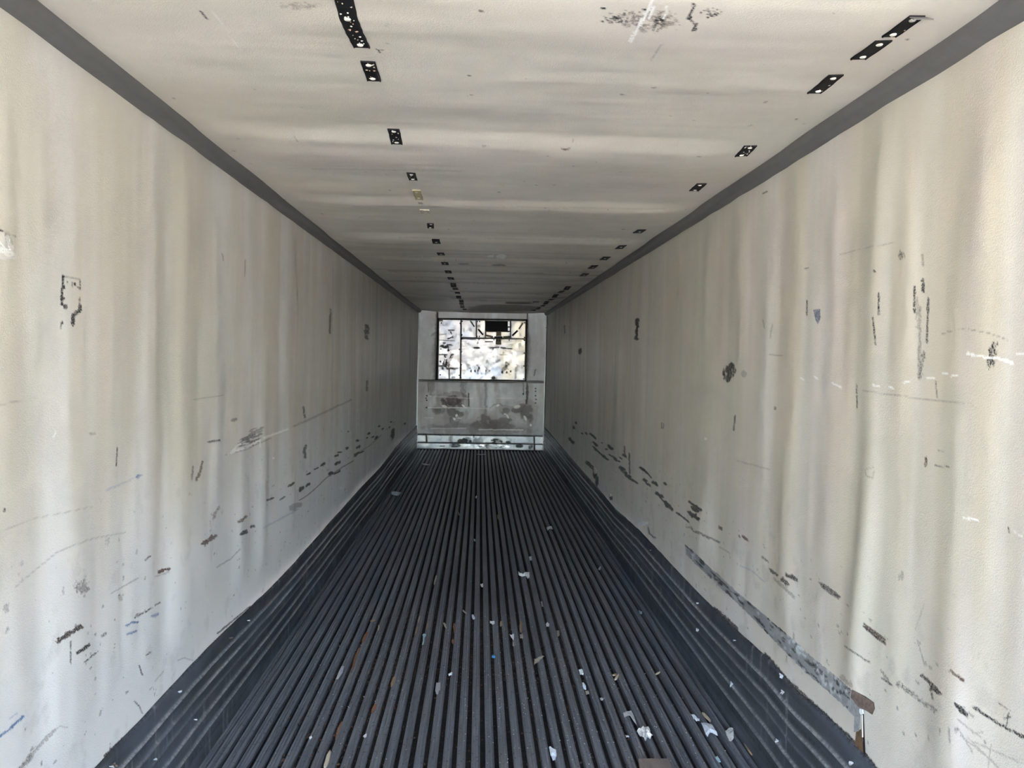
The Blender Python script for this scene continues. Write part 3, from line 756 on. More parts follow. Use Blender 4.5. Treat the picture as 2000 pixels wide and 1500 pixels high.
# ------------------------------------------------------------------ ribbed scuff bands (baseboards)
def scuff_band(name, s):
    ys = np.concatenate([[REAR], px_spaced(HW, 2.5, 1.6, D - .005)])
    ribs = (.83, .70, .58, .45, .30)
    prof = []          # (depth from wall, fraction of height)
    fr = np.linspace(1.0, 0.0, 90)
    for t in fr:
        d = .012
        for q in ribs:
            d += (.012 if q != .58 else .005) * math.exp(-((t - q) / .014) ** 2)
        d += .008 * max(0, (.10 - t) / .10) ** 1.5
        d *= min(1.0, (1.0 - t) / .02 + .25)
        prof.append((d, t))
    V = []
    for yv in ys:
        top = float(scuff_top(yv, s))
        top += .006 * (vnoise(np.array([yv * 9]), np.array([1.0]), 81 + s)[0] - .5)
        wob = .003 * (vnoise(np.array([yv * 2]), np.array([4.0]), 83 + s)[0])
        for d, t in prof:
            V.append((s * (HW - d - wob), yv, -.034 + (top + .034) * t))
    V = np.array(V)
    A = Wear(V)
    T = np.tile(fr, len(ys)); yy = V[:, 1]
    worn = fbm(yy * 1.1, T * 9, 610 + s, 3)
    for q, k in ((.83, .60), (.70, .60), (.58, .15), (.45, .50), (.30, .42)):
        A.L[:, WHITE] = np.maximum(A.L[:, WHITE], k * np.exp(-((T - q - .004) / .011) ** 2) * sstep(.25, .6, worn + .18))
    A.L[:, WHITE] = np.maximum(A.L[:, WHITE], .30 * sstep(.66, .80, fbm(yy * 40, T * 2.2, 620 + s, 3)) * sstep(.45, .65, fbm(yy * 1.3, T * 2, 621 + s, 2)))
    A.L[:, COOL] = .6 * sstep(.45, .7, fbm(yy * 1.5, T * 4, 622 + s, 3))
    A.L[:, DARK] = .6 * np.exp(-((T - 1.0) / .018) ** 2) + .35 * sstep(.55, .75, fbm(yy * .8, T * 14, 623 + s, 3))
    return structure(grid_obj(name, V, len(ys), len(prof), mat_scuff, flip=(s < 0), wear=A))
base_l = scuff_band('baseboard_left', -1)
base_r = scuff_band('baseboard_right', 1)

# ------------------------------------------------------------------ front wall (bulkhead)
wf = [(-HW - .02, D + .004, -.09), (HW + .02, D + .004, -.09), (HW + .02, D + .004, H + .03), (-HW - .02, D + .004, H + .03),
      (-HW - .02, D + .08, -.09), (HW + .02, D + .08, -.09), (HW + .02, D + .08, H + .03), (-HW - .02, D + .08, H + .03)]
wall_front = structure(mesh_obj('wall_front', wf, [(0, 1, 2, 3), (0, 4, 5, 1), (1, 5, 6, 2), (2, 6, 7, 3), (3, 7, 4, 0), (7, 6, 5, 4)], mat_dark))

def plate(name, tl, tr, br, bl_, proud, mat, parent, paint=None, step=1.0, dent=0.0, seed=0, back=.004):
    """a sheet on the front wall between four photograph points; its face stands proud of the wall"""
    c = [on_front(*q) for q in (tl, tr, br, bl_)]
    wd = np.linalg.norm(c[1] - c[0]); ht = np.linalg.norm(c[3] - c[0])
    nu = max(4, int(wd / (.0099 * step)) + 2); nv = max(4, int(ht / (.0099 * step)) + 2)
    U, Vv = np.meshgrid(np.linspace(0, 1, nu), np.linspace(0, 1, nv), indexing='ij')
    Pt = ((c[0][None, None] * (1 - U)[..., None] + c[1] * U[..., None]) * (1 - Vv)[..., None]
          + (c[3] * (1 - U)[..., None] + c[2] * U[..., None]) * Vv[..., None])
    yy = np.full(U.shape, D - proud)
    if dent:
        yy = yy + (fbm(Pt[..., 0] * 3.2, Pt[..., 2] * 3.2, 300 + seed, 4) - .5) * dent
    edge = (U < 1e-6) | (U > 1 - 1e-6) | (Vv < 1e-6) | (Vv > 1 - 1e-6)
    yy = np.where(edge, D + back, yy)
    # second ring hugs the border so that the sheet has a crisp folded edge
    Pt[..., 1] = yy
    def snap(a, b):
        Pt[a, :, 0] += (Pt[b, :, 0] - Pt[a, :, 0]) * .97
        Pt[a, :, 2] += (Pt[b, :, 2] - Pt[a, :, 2]) * .97
    snap(1, 0); snap(-2, -1)
    Pt[:, 1, [0, 2]] += (Pt[:, 0, [0, 2]] - Pt[:, 1, [0, 2]]) * .97
    Pt[:, -2, [0, 2]] += (Pt[:, -1, [0, 2]] - Pt[:, -2, [0, 2]]) * .97
    Pt = np.ascontiguousarray(Pt.reshape(-1, 3))
    We = Wear(Pt)
    if paint: paint(We)
    return grid_obj(name, Pt, nu, nv, mat, parent=parent, wear=We, smooth=False, flip=False)

def paint_side(A):
    x, z = A.P[:, 0], A.P[:, 2]
    A.L[:, TAN] = .30 * sstep(.5, .75, fbm(x * 9, z * 1.2, 401, 4))
    A.L[:, COOL] = .5 * sstep(.45, .7, fbm(x * 6, z * 2, 402, 4))
    for pts in ([(853, 608), (851, 680), (850, 742)], [(1030, 625), (1030, 700), (1028, 744)]):
        A.line(BROWN, pts, 3.0, .55, .1)
    A.line(DARK, [(850, 655), (847, 690), (847, 740)], 5, .3, .3, 5)
    A.line(DARK, [(1032, 655), (1034, 690), (1031, 720)], 6, .35, .3, 5)
    A.line(DARK, [(843, 655), (853, 649)], 3, .5, .3); A.line(DARK, [(1046, 722), (1043, 734)], 2, .6, .2)
plate('side_panel', (818, 605), (854.5, 605.8), (850.5, 742), (815, 742), .010, mat_front, wall_front, paint_side)
plate('side_panel', (1030.5, 609.6), (1067.5, 610.6), (1064, 745), (1027, 744.4), .010, mat_front, wall_front, paint_side)
plate('header_panel', (855, 605.5), (1030, 609.3), (1030, 624), (855.5, 621.5), .010, mat_front, wall_front, paint_side)
plate('seam_strip', (815, 742.3), (1064, 745.2), (1064, 747.6), (815, 744.6), .016, mat_front, wall_front,
      lambda A: A.line(BROWN, [(815, 743), (1064, 746)], 4, .5, .2))

def paint_lower(A):
    x, z = A.P[:, 0], A.P[:, 2]
    def c(u, v): return (800 + u / 7.143, 740 + v / 7.143)
    A.L[:, PINK] = .40 * sstep(.42, .7, fbm(x * 5, z * 1.3, 411, 4)) + .25 * sstep(1.0, .5, z)
    A.L[:, COOL] = .42 * sstep(.5, .75, fbm(x * 7, z * 1.1, 412, 4)) * sstep(.5, .9, z)
    for (u, v), rx, ry, k in (((590, 300), 20, 9, .85), ((560, 345), 14, 5, .8), ((650, 430), 16, 16, .6), ((400, 440), 13, 7, .5), ((630, 600), 10, 12, .5), ((640, 690), 60, 9, .3),
                              ((1060, 600), 16, 14, .7), ((1150, 650), 40, 10, .65), ((1300, 610), 20, 9, .6), ((1600, 400), 16, 7, .6), ((1640, 500), 12, 16, .55), ((1500, 440), 10, 5, .6), ((320, 130), 8, 14, .4),
                              ((900, 700), 10, 10, .5), ((1330, 450), 9, 6, .5), ((1250, 720), 70, 7, .3)):
        A.blob(BROWN, c(u, v), rx * 1.25, ry * 1.3, 0, k * .62, .34, 7, 1.2); A.blob(PINK, c(u, v), rx * 1.9, ry * 2.2, 0, k * .7, .22, 9, 1.2)
    A.line(BROWN, [c(1060, 60), c(1065, 260), c(1060, 420), c(1050, 560)], 4, .35, .15, 6)
    A.line(DARK, [c(1640, 60), c(1640, 260), c(1630, 340)], 4, .6, .15, 6); A.line(DARK, [c(1585, 60), c(1590, 220)], 2, .5, .35, 4)
    A.line(DARK, [c(825, 200), c(825, 380)], 1.4, .7, .2, 4); A.line(DARK, [c(785, 20), c(785, 80)], 1.2, .4, .2); A.line(DARK, [c(260, 30), c(262, 180)], 2, .45, .3, 4)
    A.line(BROWN, [c(730, 30), c(760, 260)], 8, .35, .2, 6)
    for a, b, k in ((c(270, 240), c(880, 272), .35), (c(260, 402), c(800, 404), .6), (c(830, 410), c(1100, 415), .3), (c(1210, 270), c(1480, 272), .35), (c(300, 692), c(790, 690), .5), (c(970, 706), c(1580, 712), .75),
                    (c(210, 540), c(330, 545), .35), (c(640, 545), c(720, 548), .5), (c(210, 758), c(320, 760), .35), (c(690, 265), c(760, 268), .3)):
        A.line(WHITE, [a, b], 1.5, k, .3, 5)
    for (u, v), rx, ry, an in (((485, 385), 5.5, 3, 15), ((750, 375), 4, 2, 40), ((655, 510), 2.6, 3.4, 20), ((628, 555), 3, 3, 0), ((1230, 370), 4, 2.6, -30), ((1500, 390), 7, 3.6, -12), ((1365, 520), 2, 5.5, -25), ((1615, 555), 3, 7, -25), ((1690, 645), 2, 3, 0), ((1330, 490), 3, 1.5, 0)):
        A.blob(WHITE, c(u, v), rx, ry, an, .8, .20, 4, 1.3)
    A.line(DARK, [c(1120, 410), c(1180, 360), c(1270, 350), c(1300, 380)], 1.4, .4, .3, 4)
    for u, v in ((240, 235), (228, 268), (238, 297), (237, 400), (1760, 135), (1758, 173), (1758, 235), (1760, 286), (1758, 337), (1585, 208)):
        A.blob(DARK, c(u, v), 1.7, 1.5, 0, 1, .05)
    A.line(DARK, [c(100, 770), c(1870, 795)], 1.8, .7, .25, 5)
plate('lower_panel', (815, 744.8), (1064, 747.8), (1062.5, 851.6), (813, 848), .010, mat_front, wall_front, paint_lower, dent=.008, seed=2)

def paint_kick(A):
    def c(u, v): return (800 + u / 7.143, 740 + v / 7.143)
    x, z = A.P[:, 0], A.P[:, 2]
    A.L[:, COOL] = .7 * sstep(.42, .68, fbm(x * 6, z * 6, 421, 4))
    A.L[:, DARK] = .25 * sstep(.55, .75, fbm(x * 14, z * 10, 422, 4))
    A.blob(DARK, c(740, 860), 12, 5, 0, .9, .36, 2.4, 1.5); A.blob(DARK, c(1210, 870), 13, 6, 0, .9, .36, 2.4, 1.5); A.blob(DARK, c(845, 870), 3, 3, 0, .9, .2)
    A.blob(DARK, c(1380, 885), 6, 3, 0, .8, .3, 2); A.line(DARK, [c(895, 780), c(892, 815)], 2.5, .7, .2); A.blob(DARK, c(1130, 945), 30, 4, 0, .8, .44, 2.4, 2); A.blob(DARK, c(640, 930), 16, 4, 0, .8, .42, 2.4, 2)
    A.blob(WHITE, c(780, 920), 14, 3.5, 0, .9, .35, 2.4, 2); A.blob(WHITE, c(1230, 880), 10, 4, 0, .9, .38, 2.4); A.blob(WHITE, c(1180, 940), 46, 5, 0, 1, .40, 2.4, 2); A.blob(DARK, c(1530, 935), 9, 4, 0, .8, .3, 2.4, 2)
    A.blob(DARK, c(1690, 950), 5, 6, 20, .7, .4, 2, 2); A.blob(DARK, c(450, 940), 10, 2.5, 0, .6, .4, 2.4, 2); A.blob(COOL, c(1640, 860), 22, 6, 0, .8, .2)
for (a, b) in (((814, 831), None),):
    pass
plate('kick_plate', (813.5, 848.6), (832.2, 849), (832.8, 863.6), (813.5, 863.4), .022, mat_kick, wall_front, paint_kick, dent=.004, seed=3)
plate('kick_plate', (833.4, 849), (1043, 851.8), (1043, 866.8), (834, 863.8), .022, mat_kick, wall_front, paint_kick, dent=.012, seed=4)
plate('kick_plate', (1043.8, 851.8), (1061.5, 852), (1061.5, 867.2), (1043.8, 867), .022, mat_kick, wall_front, paint_kick, dent=.004, seed=5)
plate('lower_kick_plate', (813.2, 864.4), (1043.2, 867.6), (1042.8, 879.6), (812.8, 876.4), .030, mat_kick, wall_front, paint_kick, dent=.028, seed=6)
plate('lower_kick_plate', (1044.2, 867.6), (1060.4, 868), (1060, 880.4), (1044, 880), .030, mat_kick, wall_front, paint_kick, dent=.006, seed=7)
plate('corner_trim', (817.4, 603), (820.2, 603), (815.2, 877), (812.4, 877), .034, mat_white, wall_front)
plate('corner_trim', (1065.4, 609), (1068.0, 609), (1061.8, 881), (1059.2, 881), .034, mat_white, wall_front)
for x0, y0 in ((815, 655), (813.6, 700), (812, 750), (1066.6, 640), (1066, 700), (1065, 760)):
    p = on_front(x0, y0)
    dome('trim_rivet', (p[0], D - .034, p[2]), (0, -1, 0), .008, .004, mat_kick, wall_front, 8)

# ---- evaporator bulkhead panel: bare metal sheets, air grille, bolts and labels
def c6(u, v): return (840 + u / 10.0, 610 + v / 10.0)
pc = on_front(*c6(1010, 1330))
panel = empty('evaporator_panel', (pc[0], D - .010, pc[2]))
tag(panel, 'bright dented metal panel with black air grille high on the front wall', 'panel')
def pplate(name, q, proud, mat, paint=None, dent=0.0, seed=0, label=None, step=1.0):
    o = plate(name, *[c6(*t) for t in q], proud, mat, None, paint, dent=dent, seed=seed, step=step)
    o.parent = panel; o.matrix_parent_inverse = Matrix.Translation(panel.location).inverted()
    if label: o['label'] = label
    return o
def in_panel(o):
    o.parent = panel; o.matrix_parent_inverse = Matrix.Translation(panel.location).inverted()
    return o

def paint_metal(A):
    x, z = A.P[:, 0], A.P[:, 2]
    A.L[:, TAN] = .75 * sstep(.40, .68, fbm(x * 3.2, z * 2.6, 431, 4)) * sstep(-.25, .15, x)
    A.L[:, PINK] = .7 * sstep(.42, .7, fbm(x * 4, z * 3, 432, 4))
    A.L[:, COOL] = .55 * sstep(.5, .75, fbm(x * 5, z * 3, 433, 4))
    A.L[:, DARK] = .22 * sstep(.60, .78, fbm(x * 16, z * 12, 434, 4))
    b = A.blob; l = A.line
    for (u, v), rx, ry, a_, k, g in (((310, 670), 13, 4.5, 8, .85, .40), ((370, 745), 5, 6, 0, .75, .42), ((300, 850), 4, 4, 0, .75, .4), ((420, 850), 5, 8, 30, .65, .46), ((310, 1000), 8, 12, 0, .7, .47), ((320, 1090), 16, 4, 0, .75, .45),
                                     ((380, 640), 8, 3, 0, .6, .4), ((280, 600), 4, 2, 0, .8, .3), ((900, 695), 8, 2.2, 0, .9, .3), ((955, 1090), 1.8, 3.4, 0, .95, .15), ((800, 1150), 1.4, 3, 0, .95, .1), ((880, 1145), 1.6, 2.6, 0, .95, .1),
                                     ((935, 1140), 1.2, 2.4, 20, .9, .1), ((1090, 1140), 1, 2, 0, .9, .1), ((1165, 1140), 1, 2, 20, .9, .1), ((1410, 1170), 2.4, 3, 0, .9, .2), ((1500, 1170), 2, 3, 0, .8, .2), ((1575, 1150), 1.8, 2.4, 0, .9, .2),
                                     ((1490, 1020), 4, 8, 0, .5, .48), ((440, 480), 1.5, 3, 0, .8, .15), ((930, 590), 2, 4, 0, .4, .3), ((1240, 1280), 5, 3, 0, .7, .35), ((200, 960), 2, 2.5, 0, .7, .3)):
        b(DARK, c6(u, v), rx, ry, a_, k, g, 2.2, 1.5)
    b(WHITE, c6(430, 960), 3, 8, 8, .9, .3, 3); b(COOL, c6(1300, 1150), 14, 12, 0, .9, .25, 4); b(COOL, c6(900, 1230), 36, 9, 0, .8, .36, 2.2, 1.0); b(COOL, c6(500, 1180), 10, 12, 0, .7, .3); b(COOL, c6(330, 300), 18, 14, 0, .6, .25)
    b(BROWN, c6(330, 1000), 8, 10, 0, .5, .45, 2.4); b(BROWN, c6(400, 1100), 18, 3, 0, .6, .45, 2.4); b(BROWN, c6(1500, 1060), 8, 10, 0, .35, .45, 2.4)
    for a_, c_, t, k in (((360, 350), (470, 350), 1.2, .6), ((400, 380), (420, 420), 1.5, .7), ((350, 515), (415, 490), 1.6, .7), ((190, 435), (310, 435), 2, .3), ((180, 545), (480, 555), 1.2, .5), ((175, 825), (330, 825), 1.3, .7),
                         ((175, 1050), (260, 1045), 1.4, .8), ((390, 1085), (590, 1085), 1, .35), ((375, 1100), (370, 1300), 1.2, .8), ((640, 515), (880, 525), 1.4, .6), ((1085, 575), (1220, 572), 1.3, .8), ((960, 505), (1090, 495), 1.2, .5),
                         ((1180, 695), (1340, 685), 1.8, .75), ((1380, 690), (1480, 700), 1.6, .7), ((1520, 710), (1600, 715), 1.5, .7), ((1225, 720), (1240, 690), 1.5, .7), ((620, 565), (720, 560), 1, .35), ((1420, 580), (1780, 560), 1, .3), ((1370, 830), (1520, 832), 1, .4),
                         ((1300, 975), (1350, 935), 2.5, .4)):
        l(DARK, [c6(*a_), c6(*c_)], t, k, .28, 4)
in_panel(plate('panel_frame', c6(160, 120), c6(1888, 148), c6(1870, 1343), c6(140, 1320), .006, mat_dark, None, back=.006))
pplate('metal_sheet', ((168, 131), (604, 141), (593, 1314), (148, 1310)), .020, mat_metal, paint_metal, .007, 11)
pplate('metal_sheet', ((608, 142), (901, 147), (903, 503), (604, 496)), .020, mat_metal, paint_metal, .004, 12)
pplate('metal_sheet', ((603, 500), (1868, 521), (1857, 1334), (597, 1316)), .020, mat_metal, paint_metal, .009, 13)
pplate('metal_sheet', ((905, 147), (1086, 150), (1086, 507), (905, 503)), .023, mat_metal, paint_metal, .003, 14)
pplate('metal_sheet', ((1571, 157), (1872, 162), (1869, 518), (1570, 514)), .023, mat_metal, paint_metal, .003, 15)
pplate('metal_sheet', ((1085, 370), (1572, 372), (1572, 511), (1085, 503)), .023, mat_metal, paint_metal, .003, 16)
pplate('metal_sheet', ((1085, 150), (1572, 157), (1572, 172), (1085, 166)), .023, mat_metal, paint_metal, .0, 17)
# air grille: a dark box with slats
def box_px(name, q, y0, y1, mat, label=None):
    pts = [on_front(*c6(*t)) for t in q]
    o = prism(name, [(p[0], y0, p[2]) for p in pts], (0, y1 - y0, 0), mat, None, .002)
    in_panel(o)
    if label: o['label'] = label
    return o
def sub(o, par):
    o.parent = par
    o.matrix_parent_inverse = Matrix.Identity(4)
    return o
gr = box_px('air_grille', ((1088, 168), (1570, 174), (1570, 366), (1088, 364)), D - .010, D - .012, mat_dark, 'black air return grille')
for v0, v1 in ((168, 182), (205, 213), (240, 248), (268, 286), (312, 320), (350, 364)):
    sub(box_px('slat', ((1094, v0), (1512, v0 + 4), (1512, v1 + 4), (1094, v1)), D - .012, D - .034, mat_black), gr)
for q in (((1518, 180), (1556, 180), (1556, 275), (1518, 275)), ((1518, 300), (1556, 300), (1556, 360), (1518, 360))):
    sub(box_px('bright_tab', q, D - .012, D - .036, mat_white, 'bright tab at the end of the grille'), gr)
sub(box_px('grille_edge', ((1556, 168), (1570, 168), (1570, 366), (1556, 366)), D - .012, D - .034, mat_black), gr)
sub(box_px('grille_edge', ((1510, 276), (1560, 278), (1560, 298), (1510, 296)), D - .012, D - .035, mat_black), gr)
bolt_me = None
for u, v in ((220, 208), (585, 215), (628, 178), (622, 440), (620, 522), (210, 715), (575, 722), (617, 772), (612, 1025), (200, 1220), (568, 1228), (602, 1275), (922, 182), (968, 182), (918, 470), (962, 470),
             (955, 530), (1247, 538), (1545, 542), (1818, 520), (1845, 205), (1842, 490), (1838, 548), (1838, 795), (1833, 1048), (1826, 1300)):
    p = on_front(*c6(u, v))
    if bolt_me is None:
        o = dome('bolt', (0, 0, 0), (0, -1, 0), .013, .010, mat_black, None, 8); bolt_me = o.data
    else:
        o = bpy.data.objects.new('bolt', bolt_me); C.objects.link(o)
    o.location = (float(p[0]), D - .024, float(p[2]))
    in_panel(o)
def strip6(u0, v0, u1, v1, wd, mat, label):
    d = np.array([u1 - u0, v1 - v0], float); L_ = np.hypot(*d); n_ = np.array([-d[1], d[0]]) / L_ * wd / 2
    q = [(u0 + n_[0], v0 + n_[1]), (u1 + n_[0], v1 + n_[1]), (u1 - n_[0], v1 - n_[1]), (u0 - n_[0], v0 - n_[1])]
    return box_px('warning_strip', q, D - .022, D - .028, mat, label)
for a in ((788, 168, 865, 282, 30, mat_label), (940, 330, 1035, 442, 32, mat_black), (1080, 448, 1232, 482, 34, mat_label), (1252, 488, 1410, 488, 34, mat_black), (1430, 485, 1585, 475, 36, mat_label), (1602, 458, 1708, 358, 36, mat_black), (1735, 328, 1812, 205, 32, mat_label)):
    strip6(*a, 'olive warning strip in the arc' if a[5] is mat_label else 'black warning strip in the arc')
lb = box_px('warning_label', ((1288, 382), (1390, 382), (1390, 468), (1288, 468)), D - .022, D - .027, mat_label, 'olive label with a triangle sign')
lb2 = box_px('warning_label', ((1282, 522), (1390, 522), (1390, 632), (1282, 632)), D - .022, D - .027, mat_label, 'olive label with two dark hand marks')
box_px('corner_label', ((176, 138), (250, 138), (250, 180), (176, 180)), D - .020, D - .025, mat_label, 'small olive label in the corner')
def tri_ring(u, v, r):
    out = [(u, v - r), (u + r * .95, v + r * .75), (u - r * .95, v + r * .75)]
    inn = [(u, v - r * .52), (u + r * .52, v + r * .5), (u - r * .52, v + r * .5)]
    po_ = [on_front(*c6(*t)) for t in out]; pi_ = [on_front(*c6(*t)) for t in inn]
    V = [(p[0], D - .0275, p[2]) for p in po_ + pi_] + [(p[0], D - .0268, p[2]) for p in po_ + pi_]
    F_ = []
    for i in range(3):
        j = (i + 1) % 3
        F_ += [(i, j, 3 + j, 3 + i), (6 + i, 9 + i, 9 + j, 6 + j), (i, 6 + i, 6 + j, j), (3 + i, 3 + j, 9 + j, 9 + i)]
    return V, F_
V, F_ = tri_ring(1338, 428, 32)
sub(mesh_obj('triangle_sign', V, F_, mat_amber), lb)
for u, v, r in ((1310, 552, 16), (1356, 552, 16)):
    q = [(u + r * math.cos(t) * (1 + .25 * math.sin(3 * t)), v + r * math.sin(t)) for t in np.linspace(0, 2 * math.pi, 11)[:-1]]
    sub(box_px('hand_mark', q, D - .0272, D - .0282, mat_ink), lb2)
sub(box_px('label_print', ((1305, 590), (1370, 590), (1370, 600), (1305, 600)), D - .0272, D - .0280, mat_amber), lb2)
sub(box_px('label_print', ((1305, 612), (1370, 612), (1370, 618), (1305, 618)), D - .0272, D - .0280, mat_amber), lb2)

# ------------------------------------------------------------------ repairs on the right wall
def wpt(px, py, s, off): return on_side(px, py, s, off)
def wall_sheet(name, outline_px, s, off, th, mat, parent, label=None, paint=None, n_sub=1):
    pts = []
    n = len(outline_px)
    for i in range(n):
        a, b = outline_px[i], outline_px[(i + 1) % n]
        for k in range(n_sub):
            t = k / n_sub
            pts.append((a[0] + (b[0] - a[0]) * t, a[1] + (b[1] - a[1]) * t))
    out = []
    for q in pts:
        p = wpt(*q, s, .012)
        d = float(wall_disp(np.array([p[1]]), np.array([p[2]]), s)[0])
        p = wpt(*q, s, d + off)
        out.append(p)
    o = prism(name, out, (-s * th, 0, 0), mat, parent, .001)
    if label: o['label'] = label
    return o
# long metal tape: a gridded strip between an upper and a lower edge
up = [(1337, 1062), (1362, 1084), (1400, 1120), (1450, 1165), (1500, 1207), (1545, 1245), (1590, 1287), (1630, 1318), (1663, 1348)]
lo = [(1340, 1083), (1362, 1105), (1398, 1140), (1446, 1183), (1490, 1228), (1528, 1268), (1572, 1312), (1612, 1346), (1658, 1388)]
nu, nv = 160, 14
tt = np.linspace(0, 1, nu); kk = np.linspace(0, 1, len(up))
U = np.stack([np.interp(tt, kk, [p[0] for p in up]), np.interp(tt, kk, [p[1] for p in up])], 1)
Lo = np.stack([np.interp(tt, kk, [p[0] for p in lo]), np.interp(tt, kk, [p[1] for p in lo])], 1)
G = np.zeros((nu, nv, 3))
for i in range(nu):
    for j in range(nv):
        t = j / (nv - 1)
        q = U[i] * (1 - t) + Lo[i] * t
        q = q + (np.array([rr.uniform(-1, 1), rr.uniform(-1, 1)]) if j in (0, nv - 1) else 0)
        p = wpt(q[0], q[1], 1, .012)
        d = float(wall_disp(np.array([p[1]]), np.array([p[2]]), 1)[0])
        G[i, j] = wpt(q[0], q[1], 1, d + (.0004 if j in (0, nv - 1) or i in (0, nu - 1) else .0022 + rr.uniform(0, .0008)))
G = G.reshape(-1, 3)
At = Wear(G)
gx, gy = At.px, At.py
At.L[:, DARK] = .75 * sstep(.56, .72, fbm((gx - gy) / 5, (gx + gy) / 22, 501, 4)) + .12
At.L[:, WHITE] = .7 * sstep(.58, .74, fbm((gx) / 9, gy / 14, 502, 4))
At.blob(WHITE, (1566, 1272), 16, 10, 45, .9, .3, 4); At.blob(DARK, (1408, 1140), 5, 3, 40, 1, .1); At.blob(DARK, (1598, 1292), 4, 5, 0, 1, .1); At.line(DARK, [(1500, 1207), (1545, 1245)], 3, .9, .25)
At.line(DARK, [(1560, 1252), (1576, 1268)], 3, .9, .3); At.line(DARK, [(1612, 1330), (1630, 1352)], 4, .8, .3); At.line(DARK, [(1672, 1392), (1655, 1380)], 3, .8, .3)
tape = grid_obj('repair_tape', G, nu, nv, mat_tape, parent=wall_right, wear=At, flip=False)
tape['label'] = 'long scuffed metal repair tape'
wall_sheet('repair_tape', [(1660, 1350), (1668, 1362), (1690, 1384), (1690, 1392), (1680, 1398), (1678, 1428), (1668, 1430), (1669, 1400), (1655, 1385)], 1, .0018, .0008, mat_tape_end, wall_right, 'short end of the metal tape', n_sub=3)
wall_sheet('glue_patch', [(1664, 1347), (1690, 1360), (1707, 1372), (1709, 1384), (1704, 1396), (1692, 1388), (1676, 1380), (1662, 1362)], 1, .0030, .0010, mat_residue, wall_right, 'brown glue patch at the tape corner', n_sub=3)
wall_sheet('bare_core', [(1672, 1430), (1682, 1424), (1685, 1450), (1688, 1474), (1680, 1468), (1670, 1452)], 1, .0016, .0008, mat_raw, wall_right, 'bare rusty wood core in a torn slot', n_sub=3)
wall_sheet('split_seam', [(1684.5, 1392), (1687, 1392), (1689, 1440), (1690.5, 1476), (1686.5, 1474), (1685, 1440)], 1, .0028, .0006, mat_dark, wall_right, 'narrow black split in the liner', n_sub=2)
wall_sheet('torn_flap', [(1680, 1384), (1686, 1386), (1687, 1394), (1682, 1396), (1679, 1390)], 1, .004, .003, mat_paper, wall_right, 'curled white liner flap', n_sub=2)
wall_sheet('torn_flap', [(1683.2, 1396), (1685.2, 1396), (1686, 1440), (1684, 1440)], 1, .0034, .002, mat_flap, wall_right, n_sub=2)
wall_sheet('torn_flap', [(1246, 1026), (1250, 1022), (1258, 1020), (1264, 1021), (1258, 1023), (1250, 1027)], 1, .004, .004, mat_paper, wall_right, 'curled white liner sliver', n_sub=2)
wall_sheet('torn_flap', [(1161, 913), (1164, 916), (1165, 924), (1162, 926), (1160, 920)], 1, .006, .006, mat_flap, wall_right, n_sub=2)
wall_sheet('torn_flap', [(1189, 965), (1193, 964), (1194, 969), (1190, 971)], 1, .006, .006, mat_flap, wall_right, n_sub=2)
wall_sheet('torn_flap', [(-6, 452), (6, 453), (5, 462), (9, 476), (16, 486), (8, 484), (-6, 470)], -1, .003, .004, mat_flap, wall_left, 'torn liner flap', n_sub=3)
wall_sheet('torn_flap', [(14, 480), (23, 478), (26, 488), (18, 489)], -1, .003, .004, mat_flap, wall_left, n_sub=3)
wall_sheet('torn_flap', [(-6, 494), (6, 495), (14, 503), (28, 500), (30, 506), (10, 508), (-6, 503)], -1, .002, .002, mat_flap, wall_left, n_sub=3)

# torn rivets with frayed white collars on the scuff bands
def frayed(px, py, s, r, base, mat=None, seed=0):
    q = random.Random(seed + int(px))
    r = r * .75
    p = wpt(px, py, s, .021)
    V = [(p[0] - s * .006, p[1], p[2])]; n = 11
    for k in range(n):
        t = 2 * math.pi * k / n
        rr_ = r * q.choice((.10, .22, .7, 1.15))
        V.append((p[0] - s * q.uniform(.001, .012), p[1] + rr_ * math.cos(t), p[2] + rr_ * math.sin(t)))
    for k in range(n):
        t = 2 * math.pi * k / n
        V.append((p[0] + s * .006, p[1] + r * .2 * math.cos(t), p[2] + r * .2 * math.sin(t)))
    F_ = []
    for k in range(n):
        j = (k + 1) % n
        F_ += [(0, 1 + k, 1 + j), (1 + k, 1 + n + k, 1 + n + j, 1 + j)]
    return mesh_obj('torn_rivet', V, F_, mat or mat_foil, base)
for px, py, r in ((1363, 1178, .007), (1363, 1230, .014), (1435, 1251, .008), (1429, 1336, .020), (1527, 1320, .014), (1529, 1352, .012), (1518, 1447, .014), (1663, 1490, .013), (1271, 1074, .007)):
    frayed(px, py, 1, r, base_r)
for px, py, r, mt in ((350, 1351, .010, mat_foil), (217, 1497, .008, mat_foil), (222, 1494, .012, mat_residue), (303, 1484, .009, mat_foil), (381, 1405, .006, mat_grey), (450, 1246, .006, mat_residue), (485, 1212, .005, mat_grey), (793, 891, .02, mat_foil)):
    frayed(px, py, -1, r, base_l, mt)

# ------------------------------------------------------------------ black retaining strips riveted to the ceiling
def ceil_pt(px, py, off=0.0):
    p = on_ceil(px, py)
    for _ in range(3):
        z = H - float(ceil_drop(np.array([p[0]]), np.array([p[1]]))[0])
        p = hit(px, py, 2, z - off)
    return p

ORD = 'first second third fourth fifth sixth seventh eighth ninth tenth eleventh twelfth thirteenth fourteenth fifteenth sixteenth seventeenth eighteenth nineteenth twentieth'.split()
ROW = {'in': 'row standing off from the cove', 'cove': 'row hugging the cove'}

